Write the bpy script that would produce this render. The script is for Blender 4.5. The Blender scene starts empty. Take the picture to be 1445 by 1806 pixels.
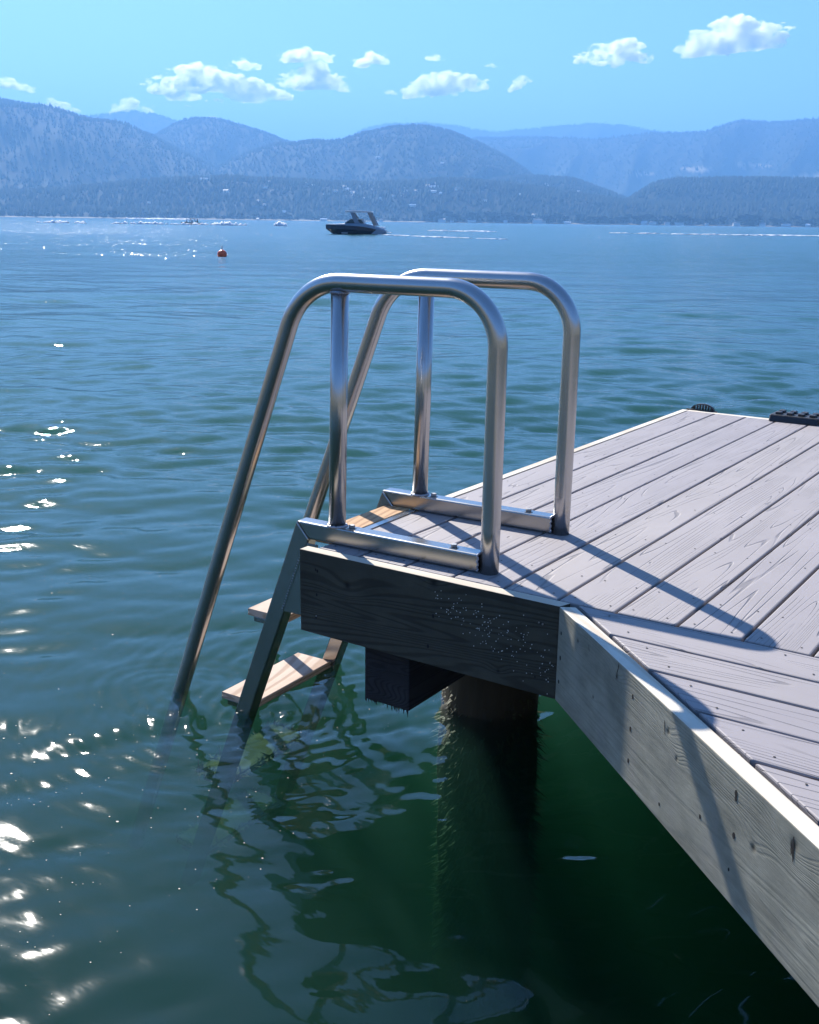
import bpy, bmesh, math, random
import numpy as np
from mathutils import Vector, Matrix
random.seed(7); RNG = np.random.default_rng(7)
SC = bpy.context.scene; COL = SC.collection
R = math.radians

# ------------------------------------------------------------------ camera
CAM = Vector((1.80923, -2.10094, 0.85226))
PITCH, ROLL, YAW, FPX = 0.260255, 0.0126062, -0.5911478, 1925.04
cam = bpy.data.cameras.new("camera"); camo = bpy.data.objects.new("camera", cam); COL.objects.link(camo)
fw = Vector((math.sin(YAW) * math.cos(PITCH), math.cos(YAW) * math.cos(PITCH), -math.sin(PITCH)))
rt = Vector((math.cos(YAW), -math.sin(YAW), 0)); up = rt.cross(fw)
r2 = math.cos(ROLL) * rt + math.sin(ROLL) * up; u2 = -math.sin(ROLL) * rt + math.cos(ROLL) * up
m = Matrix((r2, u2, -fw)).transposed().to_4x4(); m.translation = CAM
camo.matrix_world = m
cam.sensor_fit = 'HORIZONTAL'; cam.sensor_width = 36; cam.lens = FPX / 1445 * 36
cam.clip_start = 0.05; cam.clip_end = 60000
SC.camera = camo

# ------------------------------------------------------------------ sky, sun, exposure
SUN_AZ, SUN_EL = 146.7, 36.0
world = bpy.data.worlds.new("World"); SC.world = world; world.use_nodes = True
wn = world.node_tree
sky = wn.nodes.new('ShaderNodeTexSky'); sky.sky_type = 'NISHITA'; sky.sun_disc = False
sky.sun_elevation = R(SUN_EL); sky.sun_rotation = R(90 - SUN_AZ); sky.altitude = 350
sky.air_density = 1.0; sky.dust_density = 0.3; sky.ozone_density = 10.0
wn.links.new(sky.outputs[0], wn.nodes['Background'].inputs[0]); wn.nodes['Background'].inputs[1].default_value = 0.088
sun = bpy.data.lights.new("sun", 'SUN'); sun.energy = 4.9; sun.angle = R(0.53); sun.color = (1, 0.95, 0.88)
suno = bpy.data.objects.new("sun", sun); COL.objects.link(suno)
sd = Vector((math.cos(R(SUN_AZ)) * math.cos(R(SUN_EL)), math.sin(R(SUN_AZ)) * math.cos(R(SUN_EL)), math.sin(R(SUN_EL))))
suno.rotation_euler = sd.to_track_quat('Z', 'Y').to_euler(); suno.location = sd * 30
SC.view_settings.view_transform = 'Standard'; SC.view_settings.look = 'None'
SC.view_settings.exposure = 1.25; SC.view_settings.gamma = 1; SC.view_settings.use_curve_mapping = False
SC.cycles.max_bounces = 12; SC.cycles.diffuse_bounces = 4; SC.cycles.glossy_bounces = 5; SC.cycles.transparent_max_bounces = 12; SC.cycles.volume_bounces = 8
SC.cycles.use_denoising = True; SC.cycles.sample_clamp_indirect = 6

WATER = -0.60

# ------------------------------------------------------------------ helpers
def tag(o, label=None, cat=None, group=None, kind=None):
    if label: o['label'] = label
    if cat: o['category'] = cat
    if group: o['group'] = group
    if kind: o['kind'] = kind
    return o

def empty(name, loc=(0, 0, 0), rz=0):
    o = bpy.data.objects.new(name, None); COL.objects.link(o)
    o.location = loc; o.rotation_euler = (0, 0, rz); o.empty_display_size = .1
    return o

def link(name, me, mat=None, parent=None):
    o = bpy.data.objects.new(name, me); COL.objects.link(o)
    if mat is not None and not me.materials: me.materials.append(mat)
    if parent is not None: o.parent = parent
    return o

def from_bm(name, bm, mat=None, parent=None, smooth=False):
    me = bpy.data.meshes.new(name)
    bmesh.ops.recalc_face_normals(bm, faces=bm.faces)
    bm.to_mesh(me); bm.free()
    if smooth: me.polygons.foreach_set('use_smooth', [True] * len(me.polygons))
    return link(name, me, mat, parent)

def np_mesh(name, V, F, smooth=True):
    """V (n,3); F (m,k)"""
    V = np.asarray(V, np.float32); F = np.asarray(F, np.int32)
    me = bpy.data.meshes.new(name); k = F.shape[1]
    me.vertices.add(len(V)); me.vertices.foreach_set('co', V.ravel())
    me.loops.add(F.size); me.loops.foreach_set('vertex_index', F.ravel())
    me.polygons.add(len(F)); me.polygons.foreach_set('loop_start', np.arange(0, F.size, k, dtype=np.int32))
    me.polygons.foreach_set('loop_total', np.full(len(F), k, np.int32))
    if smooth: me.polygons.foreach_set('use_smooth', np.ones(len(F), bool))
    me.update(calc_edges=True)
    return me

def grid_faces(nr, nc):
    a = np.arange(nr * nc).reshape(nr, nc)
    return np.stack([a[:-1, :-1], a[:-1, 1:], a[1:, 1:], a[1:, :-1]], -1).reshape(-1, 4)

def bm_box(bm, lo, hi, bev=0, seg=2):
    lo = Vector(lo); hi = Vector(hi)
    r = bmesh.ops.create_cube(bm, size=1, matrix=Matrix.Translation((lo + hi) / 2) @ Matrix.Diagonal((*(hi - lo), 1)))
    if bev:
        es = list({e for v in r['verts'] for e in v.link_edges})
        bmesh.ops.bevel(bm, geom=es, offset=bev, segments=seg, profile=.5, affect='EDGES')

def box(name, mat, parent, lo, hi, bev=0, seg=2, local=None):
    bm = bmesh.new(); bm_box(bm, lo, hi, bev, seg)
    return from_bm(name, bm, mat, parent)

def prism(name, mat, parent, poly, z0, z1, bev=0, axis='Z'):
    """poly: list of 2D points (counter-clockwise), extruded between z0,z1 along axis"""
    bm = bmesh.new()
    def P(a, b, c): return {'Z': (a, b, c), 'Y': (a, c, b), 'X': (c, a, b)}[axis]
    lo = [bm.verts.new(P(a, b, z0)) for a, b in poly]; hi = [bm.verts.new(P(a, b, z1)) for a, b in poly]
    bm.faces.new(lo); bm.faces.new(hi); n = len(poly)
    for i in range(n): bm.faces.new((lo[i], lo[(i + 1) % n], hi[(i + 1) % n], hi[i]))
    bmesh.ops.recalc_face_normals(bm, faces=bm.faces)
    if bev: bmesh.ops.bevel(bm, geom=list(bm.edges), offset=bev, segments=2, profile=.5, affect='EDGES')
    return from_bm(name, bm, mat, parent)

def bm_tube(bm, pts, rad, n=20, caps=True):
    pts = [Vector(p) for p in pts]; rings = []
    t0 = (pts[1] - pts[0]).normalized()
    nrm = t0.orthogonal().normalized()
    for i, p in enumerate(pts):
        t = ((pts[min(i + 1, len(pts) - 1)] - p).normalized() + (p - pts[max(i - 1, 0)]).normalized())
        t.normalize()
        nrm = (nrm - t * nrm.dot(t)).normalized(); b = t.cross(nrm)
        r = rad[i] if hasattr(rad, '__len__') else rad
        rings.append([bm.verts.new(p + (nrm * math.cos(2 * math.pi * k / n) + b * math.sin(2 * math.pi * k / n)) * r) for k in range(n)])
    for a, b in zip(rings[:-1], rings[1:]):
        for k in range(n):
            f = bm.faces.new((a[k], a[(k + 1) % n], b[(k + 1) % n], b[k])); f.smooth = True
    if caps: bm.faces.new(rings[0][::-1]); bm.faces.new(rings[-1])

def tube(name, mat, parent, pts, rad, n=20):
    bm = bmesh.new(); bm_tube(bm, pts, rad, n)
    return from_bm(name, bm, mat, parent)

def hash2(i, j, s=0):
    h = np.sin(i * 127.1 + j * 311.7 + s * 74.7) * 43758.5453
    return h - np.floor(h)

def vnoise(x, y, s=0):
    xi = np.floor(x); yi = np.floor(y); fx = x - xi; fy = y - yi
    fx = fx * fx * (3 - 2 * fx); fy = fy * fy * (3 - 2 * fy)
    a = hash2(xi, yi, s); b = hash2(xi + 1, yi, s); c = hash2(xi, yi + 1, s); d = hash2(xi + 1, yi + 1, s)
    return (a + (b - a) * fx) * (1 - fy) + (c + (d - c) * fx) * fy

def fbm(x, y, s=0, o=4):
    v = 0; a = .5
    for k in range(o):
        v = v + a * (vnoise(x, y, s + k) * 2 - 1); x = x * 2.03 + 11.3; y = y * 2.03 + 5.7; a *= .5
    return v

def fbm3(P, s=0, o=4):
    """3D-ish noise from three 2D slices"""
    x, y, z = P[..., 0], P[..., 1], P[..., 2]
    return (fbm(x, y, s, o) + fbm(y + 31.7, z - 12.1, s + 9, o) + fbm(z + 7.9, x + 55.3, s + 17, o)) * .6

# ------------------------------------------------------------------ material helpers
class NT:
    def __init__(self, name):
        self.m = bpy.data.materials.new(name); self.m.use_nodes = True
        self.t = self.m.node_tree; self.t.nodes.clear()
        self.out = self.t.nodes.new('ShaderNodeOutputMaterial')
    def n(self, typ, **kw):
        nd = self.t.nodes.new(typ)
        for k, v in kw.items():
            if k.startswith('i_'):
                key = k[2:]
                key = int(key) if key.isdigit() else key.replace('_', ' ')
                self.set(nd, key, v)
            else: setattr(nd, k, v)
        return nd
    def set(self, nd, key, v):
        if isinstance(v, bpy.types.NodeSocket): self.t.links.new(v, nd.inputs[key])
        else: nd.inputs[key].default_value = v
    def math(self, op, a, b=0.0, c=None, clamp=False):
        nd = self.t.nodes.new('ShaderNodeMath'); nd.operation = op; nd.use_clamp = clamp
        self.set(nd, 0, a); self.set(nd, 1, b)
        if c is not None: self.set(nd, 2, c)
        return nd.outputs[0]
    def mix(self, f, a, b, blend='MIX'):
        nd = self.t.nodes.new('ShaderNodeMix'); nd.data_type = 'RGBA'; nd.blend_type = blend
        self.set(nd, 0, f)
        self.set(nd, 6, a if isinstance(a, bpy.types.NodeSocket) else (*a, 1)); self.set(nd, 7, b if isinstance(b, bpy.types.NodeSocket) else (*b, 1))
        return nd.outputs[2]
    def ramp(self, f, stops):
        nd = self.t.nodes.new('ShaderNodeValToRGB'); self.set(nd, 0, f); cr = nd.color_ramp
        while len(cr.elements) < len(stops): cr.elements.new(.5)
        for e, (p, c) in zip(cr.elements, stops):
            e.position = p; e.color = (c, c, c, 1) if not hasattr(c, '__len__') else (*c, 1)
        return nd.outputs[0]
    def coords(self, sc=(1, 1, 1), loc=(0, 0, 0), kind='Object'):
        tc = self.n('ShaderNodeTexCoord'); mp = self.n('ShaderNodeMapping')
        self.set(mp, 0, tc.outputs[kind]); mp.inputs['Scale'].default_value = sc; mp.inputs['Location'].default_value = loc
        return mp.outputs[0]
    def noise(self, vec, scale, detail=3, rough=.5, w=None, dist=0):
        nd = self.t.nodes.new('ShaderNodeTexNoise')
        if w is not None: nd.noise_dimensions = '4D'; self.set(nd, 'W', w)
        self.set(nd, 'Vector', vec); nd.inputs['Scale'].default_value = scale; nd.inputs['Detail'].default_value = detail
        nd.inputs['Roughness'].default_value = rough; nd.inputs['Distortion'].default_value = dist
        return nd.outputs[0]
    def bump(self, h, strength=.5, dist=.01, normal=None):
        nd = self.t.nodes.new('ShaderNodeBump'); self.set(nd, 'Height', h); nd.inputs['Strength'].default_value = strength
        nd.inputs['Distance'].default_value = dist
        if normal is not None: self.set(nd, 'Normal', normal)
        return nd.outputs[0]
    def pbr(self, color, rough=.6, metal=0, normal=None, spec=.5, **kw):
        nd = self.t.nodes.new('ShaderNodeBsdfPrincipled')
        self.set(nd, 'Base Color', color if isinstance(color, bpy.types.NodeSocket) else (*color, 1))
        self.set(nd, 'Roughness', rough); self.set(nd, 'Metallic', metal); nd.inputs['Specular IOR Level'].default_value = spec
        if normal is not None: self.set(nd, 'Normal', normal)
        for k, v in kw.items(): self.set(nd, k.replace('_', ' '), v)
        self.t.links.new(nd.outputs[0], self.out.inputs[0]); return nd
    def rnd(self):
        return self.n('ShaderNodeObjectInfo').outputs['Random']

def simple(name, col, rough=.6, metal=0, var=.15, sc=8, spec=.5, bump=0):
    t = NT(name); v = t.coords()
    f = t.noise(v, sc, 4, .6)
    c = t.mix(f, tuple(max(0, x * (1 - var)) for x in col), tuple(x * (1 + var) for x in col))
    nrm = t.bump(f, bump, .01) if bump else None
    t.pbr(c, rough, metal, nrm, spec); return t.m

def contour_lines(t, vec, scale, freq, w, width=.09, det=2.0):
    """thin wandering lines along the grain: iso-lines of a stretched noise"""
    f = t.noise(vec, scale, det, .45, w=w)
    g = t.math('FRACT', t.math('MULTIPLY', f, freq))
    d = t.math('ABSOLUTE', t.math('SUBTRACT', g, .5))
    return t.ramp(d, [(0, 1), (width * .4, 1), (width, 0), (1, 0)]), f

def mat_composite():
    """embossed grey composite decking; plank runs along local Y"""
    t = NT("grey_composite_decking")
    w = t.math('MULTIPLY', t.rnd(), 60)
    wob = t.n('ShaderNodeTexNoise'); wob.noise_dimensions = '4D'
    base = t.coords((1, .042, 1)); t.set(wob, 'Vector', base); t.set(wob, 'W', w); wob.inputs['Scale'].default_value = 55; wob.inputs['Detail'].default_value = 1
    va = t.n('ShaderNodeVectorMath', operation='SCALE'); t.set(va, 0, wob.outputs[1]); va.inputs['Scale'].default_value = .0015
    vb = t.n('ShaderNodeVectorMath', operation='ADD'); t.set(vb, 0, base); t.set(vb, 1, va.outputs[0])
    lines, f = contour_lines(t, vb.outputs[0], 12, 20, w, .08, 1.0)
    pres = t.ramp(t.noise(t.coords((1, .35, 1)), 14, 2, .5, w=w), [(0, 0), (.36, 0), (.52, 1), (1, 1)])
    lines = t.math('MULTIPLY', lines, pres)
    fine = t.noise(t.coords((1, .06, 1)), 260, 2, .6, w=w)
    blot = t.noise(t.coords((1, .5, 1)), 7, 4, .6, w=w)
    spots = t.ramp(t.noise(t.coords((1, .4, 1)), 42, 1, .4, w=w), [(0, 0), (.765, 0), (.79, 1), (1, 1)])
    c = t.mix(blot, (.27, .238, .222), (.40, .355, .33))
    c = t.mix(t.math('MULTIPLY', fine, .25), c, (.25, .235, .245))
    tint = t.math('MULTIPLY', t.math('SUBTRACT', t.rnd(), .5), .55)
    st = t.ramp(t.noise(t.coords((1, .6, 1)), 3.2, 5, .7, w=w), [(0, 0), (.5, 0), (.75, 1), (1, 1)]); c = t.mix(t.math('MULTIPLY', st, .3), c, (.22, .20, .18))
    c = t.mix(t.math('ADD', .2, tint, clamp=True), c, (.25, .23, .25))
    dk = t.math('MAXIMUM', lines, spots)
    c = t.mix(t.math('MULTIPLY', dk, .42), c, (.07, .065, .07))
    h = t.math('SUBTRACT', t.math('MULTIPLY', fine, .12), t.math('MULTIPLY', dk, 1.0))
    t.pbr(c, .62, 0, t.bump(h, .8, .002), .35)
    return t.m

def mat_timber(name, lo, hi, dark, knots=(), line=.5, axis=(1, .001, 1), stain=.5, tint=None, freq=26):
    """weathered board running along local X; knots: (x, z, radius) on the face"""
    t = NT(name)
    tc = t.n('ShaderNodeTexCoord'); sep = t.n('ShaderNodeSeparateXYZ'); t.set(sep, 0, tc.outputs['Object'])
    x, y, z = sep.outputs
    zz = z; knotmask = 0.0
    for (kx, kz, kr) in knots:
        dx = t.math('SUBTRACT', x, kx); dz = t.math('SUBTRACT', z, kz)
        d2 = t.math('ADD', t.math('POWER', t.math('MULTIPLY', dx, .55), 2), t.math('POWER', dz, 2))
        g = t.math('POWER', 2.718, t.math('MULTIPLY', d2, -1 / (kr * kr * 5)))
        zz = t.math('ADD', zz, t.math('MULTIPLY', g, kr * 1.9))
        core = t.math('POWER', 2.718, t.math('MULTIPLY', t.math('ADD', t.math('POWER', dx, 2), t.math('POWER', dz, 2)), -1 / (kr * kr * .35)))
        knotmask = t.math('ADD', knotmask, core, clamp=True)
    cmb = t.n('ShaderNodeCombineXYZ'); t.set(cmb, 0, t.math('MULTIPLY', x, .035)); t.set(cmb, 1, t.math('MULTIPLY', y, .3)); t.set(cmb, 2, zz)
    w = t.math('MULTIPLY', t.rnd(), 40)
    lines, f = contour_lines(t, cmb.outputs[0], 9, freq * 1.7, w, .26, 1.2)
    fine = t.noise(t.coords((.05, .5, 1)), 420, 3, .6)
    blot = t.noise(t.coords((.8, 1, 1.1)), 9, 5, .62, w=w)
    stre = t.ramp(t.noise(t.coords((.25, .5, 1)), 30, 3, .6, w=w), [(0, 0), (.55, 0), (.75, 1), (1, 1)])
    vert = t.ramp(t.noise(t.coords((1.0, .4, .16)), 26, 3, .55, w=w), [(0, 0), (.5, 0), (.72, 1), (1, 1)])
    c = t.mix(t.ramp(blot, [(0, 0), (.3, 0), (.7, 1), (1, 1)]), lo, hi)
    if tint: c = t.mix(t.math('MULTIPLY', vert, .55), c, tint)
    c = t.mix(t.math('MULTIPLY', t.math('ADD', stre, fine), stain * .5), c, dark)
    c = t.mix(t.math('MULTIPLY', lines, line), c, dark)
    c = t.mix(t.math('MULTIPLY', knotmask, .85), c, tuple(q * .5 for q in dark))
    h = t.math('SUBTRACT', t.math('MULTIPLY', fine, .5), t.math('ADD', t.math('MULTIPLY', lines, .9 * line + .05), knotmask))
    t.pbr(c, .8, 0, t.bump(h, .8, .0018), .25)
    return t.m

def mat_metal(name, col=(.56, .56, .57), rough=.3, sc=(1, 1, 1)):
    t = NT(name)
    a = t.noise(t.coords(sc), 6, 5, .65); b = t.noise(t.coords((1, 1, 1)), 60, 3, .6)
    br = t.noise(t.coords((1, 1, .04)), 320, 2, .6)
    c = t.mix(a, tuple(x * .84 for x in col), tuple(min(1, x * 1.08) for x in col))
    r = t.math('ADD', rough - .04, t.math('MULTIPLY', a, .1))
    t.pbr(c, r, .95, t.bump(br, .03, .0003))
    return t.m

M = {}
M['comp'] = mat_composite()
M['front_board'] = mat_timber("weathered_fascia_timber_shade_toned", (.050, .048, .036), (.092, .086, .064), (.016, .014, .012), [(.161, -.074, .016), (.43, -.012, .017), (.62, -.20, .008), (.68, -.10, .006)], .45)  # board facing away from the sun; its shade is darkened into the colour
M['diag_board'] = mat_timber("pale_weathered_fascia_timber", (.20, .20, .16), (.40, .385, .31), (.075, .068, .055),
    [(.331, -.035, .010), (.563, -.045, .010), (.602, -.08, .008), (.973, -.03, .015), (.869, -.098, .012), (1.2, -.16, .014), (.12, -.04, .008), (.22, -.13, .006)], .13, tint=(.30, .285, .25), stain=.6)
M['side_board'] = mat_timber("side_fascia_timber", (.26, .245, .2), (.4, .37, .3), (.1, .09, .07), [], .4)
M['trim_top'] = mat_timber("pale_cream_board_edge", (.60, .54, .44), (.74, .68, .56), (.44, .33, .22), [], .45, freq=11, stain=.15)  # pale cream timber for the top and end faces of the boards
M['joist'] = mat_timber("dark_joist_timber", (.05, .045, .038), (.09, .08, .065), (.02, .018, .015), [], .4)
M['pile_beam'] = mat_timber("creosoted_timber", (.022, .021, .024), (.045, .043, .046), (.008, .008, .009), [], .5)
M['tread'] = mat_timber("orange_cedar_tread", (.48, .29, .15), (.60, .38, .21), (.24, .12, .06), [], .5, stain=.35)
M['metal'] = mat_metal("brushed_steel_pipe", (.52, .51, .50), .24)
M['metal_box'] = mat_metal("brushed_steel_box", (.40, .39, .37), .22)
M['weld'] = mat_metal("weld_bead", (.42, .43, .47), .4)
M['hole'] = simple("nail_hole_dark", (.012, .01, .01), .9)
M['nailgrey'] = simple("nail_steel", (.3, .3, .3), .5, .6)
M['black_plastic'] = simple("black_rubber", (.018, .02, .024), .5, bump=.2, sc=60)
M['speck'] = simple("white_specks", (.7, .7, .66), .5)

# ------------------------------------------------------------------ ground, lake bed, haze
def bearing(az, d): return CAM.x + d * math.cos(R(az)), CAM.y + d * math.sin(R(az))

t = NT("lake_bed_silt"); v = t.coords(); f = t.noise(v, .8, 6, .6)
t.pbr(t.mix(f, (.05, .07, .03), (.12, .14, .07)), .9); M['bed'] = t.m
ang = np.linspace(0, 2 * np.pi, 97)[:-1]; rad = np.concatenate([[0.01], np.geomspace(1, 11400, 44)])
A, Q = np.meshgrid(ang, rad)
Vx = -2000 * (Q / 11400) + Q * np.cos(A) ; Vy = 3500 * (Q / 11400) + Q * np.sin(A)
Z = np.full_like(Q, -3.1) + fbm(Vx * .3, Vy * .3, 3, 3) * .25 * (Q < 300)
F = np.concatenate([np.stack([np.arange(96) + 96 * i, (np.arange(96) + 1) % 96 + 96 * i, (np.arange(96) + 1) % 96 + 96 * (i + 1), np.arange(96) + 96 * (i + 1)], -1) for i in range(44)])
me = np_mesh("lake_bed", np.stack([Vx, Vy, Z], -1).reshape(-1, 3), F[:, ::-1])
o = link("lake_bed", me, M['bed']); tag(o, kind='structure')

# ------------------------------------------------------------------ water: real waves, finer cells near the dock
def water_mesh():
    rr = [.05]
    while rr[-1] < 2.0: rr.append(rr[-1] + .011)
    while rr[-1] < 22: rr.append(rr[-1] * 1.0052)
    while rr[-1] < 300: rr.append(rr[-1] * 1.009)
    while rr[-1] < 3900: rr.append(rr[-1] * 1.02)
    rr = np.array(rr)
    fine = np.radians(np.arange(99, 150.5, .19))
    a1 = np.radians(np.arange(150.5, 459, 2.0)); aa = np.concatenate([fine, a1, [fine[0] + 2 * np.pi]])
    A, Q = np.meshgrid(aa, rr)
    X = CAM.x + Q * np.cos(A); Y = CAM.y + Q * np.sin(A)
    cell = Q * .0035; cell = np.where((A > R(150.5)) | (A < R(99)), Q * .035, cell)
    dr = np.gradient(rr)[:, None] * np.ones_like(A); cell = np.maximum(cell, dr)
    H = np.zeros_like(X); DX = np.zeros_like(X); DY = np.zeros_like(X)
    g = np.random.default_rng(21)
    # gentle lumps of calmer and livelier water
    lee = np.clip((np.hypot(X - .5, Y - .5) - 1.5) / 4.5, 0, 1); lee = .44 + .80 * lee * lee * (3 - 2 * lee)
    gust = (1 + .55 * fbm(X * .22, Y * .22, 40, 3)) * lee
    for (n, l0, l1, slope, spread) in ((14, 3.4, 9, .016, 45), (18, 1.3, 3.4, .022, 55), (34, .42, 1.3, .046, 50), (70, .14, .42, .118, 46), (30, .07, .14, .045, 60)):
        L = np.exp(g.uniform(math.log(l0), math.log(l1), n))
        th = np.radians(126 + g.normal(0, 1, n) * spread * .62)
        ph = g.uniform(0, 2 * np.pi, n)
        for l, a, p in zip(L, th, ph):
            k = 2 * np.pi / l; amp = slope * math.sqrt(2 / n) / k
            fade = np.clip((l / (cell * 3.0) - 1), 0, 1) if l < 30 else 1
            arg = k * (X * math.cos(a) + Y * math.sin(a)) + p + .7 * np.sin(k * .13 * (X * math.sin(a) - Y * math.cos(a)) + p * 3)
            H += amp * fade * gust * np.sin(arg)
            q = .8 * amp * fade
            DX += q * math.cos(a) * np.cos(arg); DY += q * math.sin(a) * np.cos(arg)
    # rings where the ladder legs, the stringers and the piling stand in the water
    for (cx, cy, a0, l, dec) in ((-.565, .148, .0016, .055, .35), (-.30, .165, .0020, .05, .35), (-.30, .59, .0022, .06, .4), (-.58, .58, .0014, .055, .3), (.262, .66, .003, .10, .55), (-.33, .38, .0018, .07, .4)):
        d = np.hypot(X - cx, Y - cy) + 1e-4
        wob = .02 * np.sin(3 * np.arctan2(Y - cy, X - cx) + cx * 9)
        H += a0 * np.exp(-d / dec) * np.sin(2 * np.pi * (d + wob) / l) * (cell < l / 3)
    V = np.stack([X - DX, Y - DY, WATER + H], -1)
    me = np_mesh("lake_water", V.reshape(-1, 3), grid_faces(len(rr), len(aa))[:, ::-1])
    return me

t = NT("lake_water")
vec = t.coords((1, 1, 1))
rot = t.n('ShaderNodeMapping'); t.set(rot, 0, t.n('ShaderNodeTexCoord').outputs['Object']); rot.inputs['Rotation'].default_value = (0, 0, R(-126 + 90)); rot.inputs['Scale'].default_value = (.42, 1, 1)
geo = t.n('ShaderNodeNewGeometry')
sub = t.n('ShaderNodeVectorMath', operation='DISTANCE'); t.set(sub, 0, geo.outputs['Position']); sub.inputs[1].default_value = (0, 0, WATER)
dist = sub.outputs['Value']
small = t.noise(rot.outputs[0], 14, 3, .55)
mid = t.noise(rot.outputs[0], 2.3, 3, .55)
big = t.noise(rot.outputs[0], .45, 4, .6)
wfar = t.n('ShaderNodeMapRange'); t.set(wfar, 0, dist); wfar.inputs[1].default_value = 8; wfar.inputs[2].default_value = 45
wmid = t.n('ShaderNodeMapRange'); t.set(wmid, 0, dist); wmid.inputs[1].default_value = 20; wmid.inputs[2].default_value = 120
nsm = t.n('ShaderNodeMapRange'); t.set(nsm, 0, dist); nsm.inputs[1].default_value = 1.6; nsm.inputs[2].default_value = 5; nsm.inputs[3].default_value = .0009; nsm.inputs[4].default_value = .0055
h = t.math('ADD', t.math('MULTIPLY', small, nsm.outputs[0]), t.math('MULTIPLY', t.math('MULTIPLY', mid, .11), wfar.outputs[0]))
h = t.math('ADD', h, t.math('MULTIPLY', t.math('MULTIPLY', big, .20), wmid.outputs[0]))
nrm = t.bump(h, 1.0, 1.0)
ior = t.math('ADD', 1.45, t.math('MULTIPLY', geo.outputs['Backfacing'], .69 - 1.45))
fr = t.n('ShaderNodeFresnel'); t.set(fr, 'IOR', ior); t.set(fr, 'Normal', nrm)
gl = t.n('ShaderNodeBsdfGlossy'); t.set(gl, 'Normal', nrm); rgh = t.n('ShaderNodeMapRange'); t.set(rgh, 0, t.math('LOGARITHM', dist, 10.0)); rgh.inputs[1].default_value = .75; rgh.inputs[2].default_value = 2.1; rgh.inputs[3].default_value = .06; rgh.inputs[4].default_value = .25; gl.distribution = 'BECKMANN'
t.set(gl, 'Roughness', rgh.outputs[0])
tr = t.n('ShaderNodeBsdfTransparent')
gn = t.n('ShaderNodeBsdfGlossy'); t.set(gn, 'Normal', nrm); gn.inputs['Roughness'].default_value = .038; gn.distribution = 'GGX'
nf = t.n('ShaderNodeMapRange'); t.set(nf, 0, dist); nf.inputs[1].default_value = 3; nf.inputs[2].default_value = 8
gm_ = t.n('ShaderNodeMixShader'); t.set(gm_, 0, nf.outputs[0]); t.set(gm_, 1, gn.outputs[0]); t.set(gm_, 2, gl.outputs[0])
mx = t.n('ShaderNodeMixShader'); t.set(mx, 0, fr.outputs[0]); t.set(mx, 1, tr.outputs[0]); t.set(mx, 2, gm_.outputs[0])
t.t.links.new(mx.outputs[0], t.out.inputs[0])
vs = t.n('ShaderNodeVolumeScatter'); vs.inputs['Color'].default_value = (.17, .48, .39, 1); vs.inputs['Density'].default_value = .27; vs.inputs['Anisotropy'].default_value = .3
va = t.n('ShaderNodeVolumeAbsorption'); va.inputs['Color'].default_value = (.30, .58, .44, 1); va.inputs['Density'].default_value = 2.2
ad = t.n('ShaderNodeAddShader'); t.set(ad, 0, vs.outputs[0]); t.set(ad, 1, va.outputs[0]); t.t.links.new(ad.outputs[0], t.out.inputs[1])
M['water'] = t.m
o = link("lake_water", water_mesh(), M['water']); tag(o, kind='structure')
# tiny pale flecks (pollen, dust) drifting on the surface by the dock
wv = np.empty(len(o.data.vertices) * 3, np.float32); o.data.vertices.foreach_get('co', wv); wv = wv.reshape(-1, 3)
dd_ = np.hypot(wv[:, 0] - CAM.x, wv[:, 1] - CAM.y); cand = np.where((dd_ > 1.2) & (dd_ < 5.2) & (wv[:, 0] < .3) & (wv[:, 1] < 2.5))[0]
g = np.random.default_rng(77); pk = wv[g.choice(cand, 650, replace=False)]; n_ = len(pk)
rr_ = g.uniform(.0006, .0017, n_) * (1 + (g.random(n_) > .93) * 1.0); an = g.uniform(0, 6.28, n_)[:, None] + np.arange(5) * 2 * np.pi / 5
V = np.stack([pk[:, 0:1] + rr_[:, None] * np.cos(an) * 1.3, pk[:, 1:2] + rr_[:, None] * np.sin(an), np.repeat(pk[:, 2:3] + .0012, 5, 1)], -1).reshape(-1, 3)
F = np.arange(n_ * 5).reshape(-1, 5)
fl = link("floating_flecks", np_mesh("floating_flecks", V, F, False), simple("pale_fleck", (.42, .41, .34), .7)); tag(fl, 'tiny pale flecks drifting on the water beside the dock', 'flecks', kind='stuff')

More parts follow.
